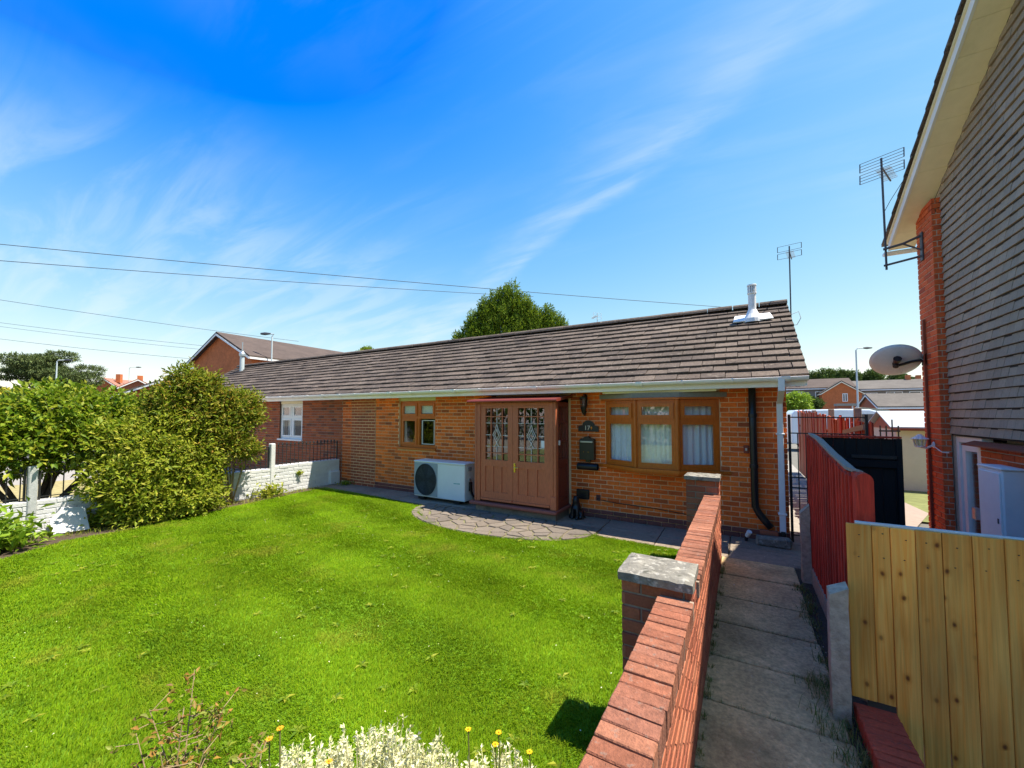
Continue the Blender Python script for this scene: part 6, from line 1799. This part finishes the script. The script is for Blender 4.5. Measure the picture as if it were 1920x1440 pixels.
# ------------------------------------------------------------------ plants at the near edge of the lawn
def silver(label, c, rx, ry, h, n):
    t = thing('silver_plant', label, 'plant', c, 'silver white plants at the near edge of the lawn')
    m = MB(); P, D = [], []
    for k in range(n):
        a, rr_ = rnd.uniform(0, 6.28), math.sqrt(rnd.random())
        x, y = c[0] + rx * rr_ * math.cos(a), c[1] + ry * rr_ * math.sin(a)
        hh = h * (1.05 - .55 * rr_ ** 2) * rnd.uniform(.75, 1.12)
        tx, ty = x + rnd.uniform(-.04, .04) + .10 * rr_ * math.cos(a), y + rnd.uniform(-.04, .04) + .1 * rr_ * math.sin(a)
        b, e = Vector((x, y, c[2])), Vector((tx, ty, c[2] + hh))
        m.tube([b, b.lerp(e, .5) + Vector((rnd.uniform(-.015, .015), rnd.uniform(-.015, .015), 0)), e], [.0035, .003, .002], 4, caps=False)
        for q in range(44):
            s = rnd.uniform(.25, 1.02) ** .7
            o = b.lerp(e, s)
            P.append(tuple(o)); v = Vector((rnd.gauss(0, 1), rnd.gauss(0, 1), rnd.gauss(.7, .6))); D.append(tuple(v))
    m.build('stem', M['lf_silver'], t)
    P, D = np.array(P), np.array(D)
    L = nr.uniform(.010, .026, len(P))
    leaves(P, D, unit(len(P)), L, L * .45, 'foliage', M['lf_silver'], t, .15)
silver('large silver white plant in flower at the bottom middle of the lawn', (-1.20, 1.20, 0), .48, .20, .46, 480)
silver('small silver white plant left of the large one, at the bottom edge', (-1.62, .97, 0), .17, .14, .42, 110)
silver('small silver white plant right of the large one, at the bottom edge', (-.84, 1.44, 0), .26, .12, .38, 200)
def daisy(label, p, h, r, mat, lean=(0, 0)):
    t = thing('yellow_flower', label, 'flower', p, 'yellow flowers at the near edge of the lawn')
    b = Vector(p); e = b + Vector((lean[0], lean[1], h))
    MB().tube([b, b.lerp(e, .6) + Vector((.01, 0, .02)), e], .003, 5).build('stem', M['lf_weed'], t)
    MB().lathe([(r * .15, -.004), (r * .3, 0), (r * .2, .006)], e, 8).build('eye', M['petal_o'], t)
    n = 11
    a = np.arange(n) * 2 * np.pi / n
    d = np.stack([np.cos(a), np.sin(a), np.full(n, .25)], 1)
    L = np.full(n, r) * nr.uniform(.85, 1.1, n)
    leaves(np.tile(np.array(e), (n, 1)) + d * r * .2, d, np.tile([0, 0, 1.0], (n, 1)), L, L * .5, 'petals', M[mat], t, .1)
for (px_x, px_y, dd, lab, mt) in ((878, 1368, 1.62, 'yellow daisy, leftmost of the three right of the silver plant', 'petal'), (935, 1374, 1.60, 'yellow daisy, upper of the pair right of the silver plant', 'petal'), (929, 1396, 1.57, 'yellow daisy, lower of the pair right of the silver plant', 'petal'),
                                  (993, 1410, 1.62, 'yellow flower beside the wall shadow', 'petal'), (617, 1428, 1.45, 'orange-yellow flower in front of the silver plant', 'petal_o'), (525, 1366, 1.5, 'orange-yellow flower, topmost by the rusty twigs', 'petal_o'), (505, 1386, 1.5, 'orange-yellow flower, lower by the rusty twigs', 'petal_o')):
    g = at(px_x, px_y, dd)
    daisy(lab, (g.x, g.y, .01), g.z - .01, .0125, mt)
def twiggy(label, c, tops, n):
    t = thing('rusty_rose_bush', label, 'plant', c)
    m = MB(); P = []; D = []
    for q in tops:
        b, e = Vector(c) + Vector((rnd.uniform(-.06, .06), rnd.uniform(-.06, .06), 0)), Vector(q)
        mid = b.lerp(e, .55) + Vector((rnd.uniform(-.05, .05), rnd.uniform(-.05, .05), .04))
        m.tube([b, mid, e], [.0035, .0028, .0014], 5)
        for k in range(n):
            s = rnd.uniform(.35, 1)
            o = (b.lerp(mid, s / .55) if s < .55 else mid.lerp(e, (s - .55) / .45))
            tip = o + Vector((rnd.uniform(-.07, .07), rnd.uniform(-.07, .07), rnd.uniform(-.01, .05)))
            m.tube([o, tip], .0018, 4)
            for _ in range(5):
                P.append(tuple(tip + Vector((rnd.uniform(-.02, .02), rnd.uniform(-.02, .02), rnd.uniform(-.02, .02))))); D.append((rnd.gauss(0, 1), rnd.gauss(0, 1), rnd.gauss(-.2, .6)))
    m.build('stem', M['twig'], t)
    P, D = np.array(P), np.array(D); L = nr.uniform(.018, .038, len(P))
    leaves(P, D, unit(len(P)) + np.array([0, 0, .8]), L, L * .45, 'foliage', M['lf_rust'], t)
tw = [at(365, 1255, 1.75), at(280, 1330, 1.65), at(345, 1325, 1.62), at(420, 1325, 1.7), at(255, 1375, 1.6), at(385, 1400, 1.6), at(300, 1410, 1.5), at(500, 1400, 1.6)]
twiggy('rusty brown rose twigs at the bottom left of the lawn', (-1.95, .72, .0), [tuple(v) for v in tw], 18)

# ------------------------------------------------------------------ unseen verge and hedge added behind the camera to green the pane reflections
sheet('reflection_verge', [(-30, -12), (20, -12), (20, -1.3), (-30, -1.3)], -.045, M['grassfar'])  # green sheet out of view, added for the pane reflections
k_ = 9000
P = np.stack([nr.uniform(-26, 18, k_), -13 + nr.normal(size=k_) * .7, np.abs(nr.uniform(0, 1, k_)) ** .8 * 4.2], 1)
L = nr.uniform(.25, .5, k_)
o = leaves(P, unit(k_) + np.array([0, 0, .4]), unit(k_), L, L * .6, 'reflection_hedge', M['lf_far'], None, kind='stuff'); tag(o, 'unseen tall green hedge added behind the camera to mirror in the porch panes', 'reflection_hedge')  # leaves out of view, added to darken the pane reflections
# ------------------------------------------------------------------ grass
def scatter(poly, n, ymin=None):
    a = np.array(poly)
    lo, hi = a.min(0), a.max(0)
    P = nr.uniform(lo, hi, (n, 2))
    return P[inpoly(P, poly)]
lo_, hi_ = np.array(LAWN).min(0), np.array(LAWN).max(0)
area_ = (hi_[0] - lo_[0]) * (hi_[1] - lo_[1])
Q = scatter(LAWN, int(area_ * 25000))
dist = np.hypot(Q[:, 0], Q[:, 1])
keep = nr.uniform(0, 1, len(Q)) < np.clip(3.0 / dist, .36, 1)
vis_ = (Q[:, 1] > .5 - .1 * Q[:, 0] * 0) & (Q[:, 0] > -9.2)
Q = Q[keep & vis_]
dist = np.hypot(Q[:, 0], Q[:, 1])
n = len(Q)
P3 = np.concatenate([Q, np.zeros((n, 1))], 1)
patch = .5 + .5 * np.sin(Q[:, 0] * 1.7 + 1.3 * np.sin(Q[:, 1] * 1.1)) * np.sin(Q[:, 1] * 2.3 + .7 * np.cos(Q[:, 0]))
L = nr.uniform(.015, .036, n) * (.8 + .4 * patch)
Wd = nr.uniform(.0026, .0042, n) * np.clip(dist / 3.0, 1, 2.1)
az_ = np.where(nr.uniform(-1, 1, n) < 1.5 * np.sin((Q[:, 1] + .16 * Q[:, 0] + .12 * np.sin(Q[:, 0] * .9)) * 2 * np.pi / 1.15), np.pi / 2, -np.pi / 2)
o = blades(P3, L, Wd, np.full(n, .9), 'grass', M['lf_grass'], az=az_)
tag(o, 'short mown bright green lawn grass', 'grass', kind='stuff')
# broad-leaved weeds and coarse tufts in the turf
Q2 = scatter(LAWN, 420)[:170]
P4, D4, L4 = [], [], []
for (x, y) in Q2:
    if math.hypot(x, y) > 8.5: continue
    for q in range(7):
        a = q * .9 + rnd.uniform(0, .5)
        P4.append((x, y, .012)); D4.append((math.cos(a), math.sin(a), .45)); L4.append(rnd.uniform(.03, .065))
P4, D4, L4 = np.array(P4), np.array(D4), np.array(L4)
o = leaves(P4, D4, np.tile([0, 0, 1.0], (len(P4), 1)), L4, L4 * .36, 'lawn_weeds', M['lf_a'], None, .12, 'stuff', .3); tag(o, 'flat rosettes of broad-leaved weeds scattered in the lawn', 'weeds')
Q3 = scatter(LAWN, 900)[:260]
Pt = np.repeat(np.concatenate([Q3, np.zeros((len(Q3), 1))], 1), 26, 0) + nr.normal(size=(len(Q3) * 26, 3)) * np.array([.022, .022, 0])
o = blades(Pt, nr.uniform(.03, .062, len(Pt)), nr.uniform(.003, .0045, len(Pt)), np.full(len(Pt), .9), 'coarse_grass', M['lf_grass']); tag(o, 'coarser grass tufts standing above the mown lawn', 'grass')
# longer grass and weeds along the edges
def edge_tufts(name, label, pts, per, hgt, spread, mat='lf_weed', wd=.004):
    P = []
    for (x, y, z) in pts:
        k = nr.normal(size=(per, 3)) * spread; k[:, 2] = 0
        P.append(np.array([x, y, z]) + k)
    P = np.concatenate(P)
    o = blades(P, nr.uniform(.4, 1.2, len(P)) * hgt, nr.uniform(.7, 1.3, len(P)) * wd, np.full(len(P), .9), name, M[mat])
    return tag(o, label, 'weeds', kind='stuff')
pts = [(-.245 + rnd.uniform(0, .02), rnd.uniform(1.2, 5.7), .004) for _ in range(70)]
edge_tufts('weeds', 'weeds along the foot of the garden wall on the path', pts, 14, .05, .012)
pts = [(.50 + rnd.uniform(-.05, .06), rnd.uniform(2.2, 5.6), .0) for _ in range(70)]
edge_tufts('weeds', 'grass and weeds along the fence side of the path', pts, 16, .065, .025)
pts = [(rnd.uniform(.36, .52), rnd.uniform(2.75, 3.45), 0) for _ in range(16)]
edge_tufts('weeds', 'grass tufts round the foot of the near concrete post', pts, 22, .12, .035)
pts = []
for y_ in ys[1:9]:
    pts += [(rnd.uniform(-.25, .5), y_ + rnd.uniform(-.006, .006), 0) for _ in range(9)]
edge_tufts('weeds', 'tiny weeds in the joints of the path slabs', pts, 7, .028, .012, wd=.003)
pts = [(-8.8 + .12 * math.sin(y_ * 3) - (.25 if y_ > 4 else 0), y_, 0) for y_ in np.arange(1.6, 6.2, .07)]
edge_tufts('weeds', 'long grass along the border below the shrubs', pts, 16, .09, .06, 'lf_b')
pts = []
for p_, q_ in zip(LAWN[4:14], LAWN[5:15]):
    for k in range(16): pts.append((p_[0] + (q_[0] - p_[0]) * k / 16, p_[1] + (q_[1] - p_[1]) * k / 16, 0))
edge_tufts('weeds', 'lawn edge grass growing over the paving', pts, 26, .045, .022, 'lf_grass')
pts = [(-.46 + rnd.uniform(-.06, .03), rnd.uniform(1.2, 5.6), 0) for _ in range(130)]
edge_tufts('weeds', 'long grass against the lawn side of the garden wall', pts, 20, .07, .025, 'lf_grass')
# small litter: clover and daisies in the lawn, grit on the path
k = 260
Q = scatter(LAWN, k * 2)[:k]
P3 = np.concatenate([Q, np.full((len(Q), 1), .034)], 1)
L = nr.uniform(.008, .014, len(P3))
o = leaves(P3, unit(len(P3)) * np.array([1, 1, .2]), np.tile([0, 0, 1.0], (len(P3), 1)), L, L * .8, 'clover_flowers', M['lf_silver'], None, kind='stuff'); tag(o, 'tiny white clover heads scattered in the lawn', 'flowers')

for (x, y, lab) in ((-.80, 1.52, 'leafy green clump under the pair of yellow daisies'), (-.98, 1.42, 'leafy green clump between the silver plant and the daisies'), (-1.85, .92, 'leafy green clump under the orange-yellow flowers')):
    clump('border_plant', lab, (x, y, 0), 240, .22, .055, 'lf_b', 'leafy clumps at the near edge of the lawn', ratio=.35, spread=.12)
# grit and bits on the path
n = 420
V = []; F = []
for k in range(n):
    x, y, r = rnd.uniform(-.24, .52), rnd.uniform(1.6, 6.6), rnd.uniform(.002, .006) * (2 if rnd.random() < .06 else 1)
    if rnd.random() < .5: x = rnd.choice((-.24, .49)) + rnd.gauss(0, .05)
    if not -.25 < x < .54: continue
    b = len(V)
    for q in range(4):
        a = 1.57 * q + rnd.uniform(-.4, .4); V.append((x + r * math.cos(a), y + r * math.sin(a), .006))
    V.append((x + rnd.uniform(-.3, .3) * r, y, .008 + r * 1.1))
    F += [(b, b + 1, b + 4), (b + 1, b + 2, b + 4), (b + 2, b + 3, b + 4), (b + 3, b, b + 4)]
o = np_mesh('grit', np.array(V), np.array(F), pm('grit_stone', [(.5, .45, .36), (.2, .17, .13), (.38, .34, .28), (.62, .56, .46)], .9), None, 'stuff'); tag(o, 'loose grit and small stones scattered on the path', 'grit')
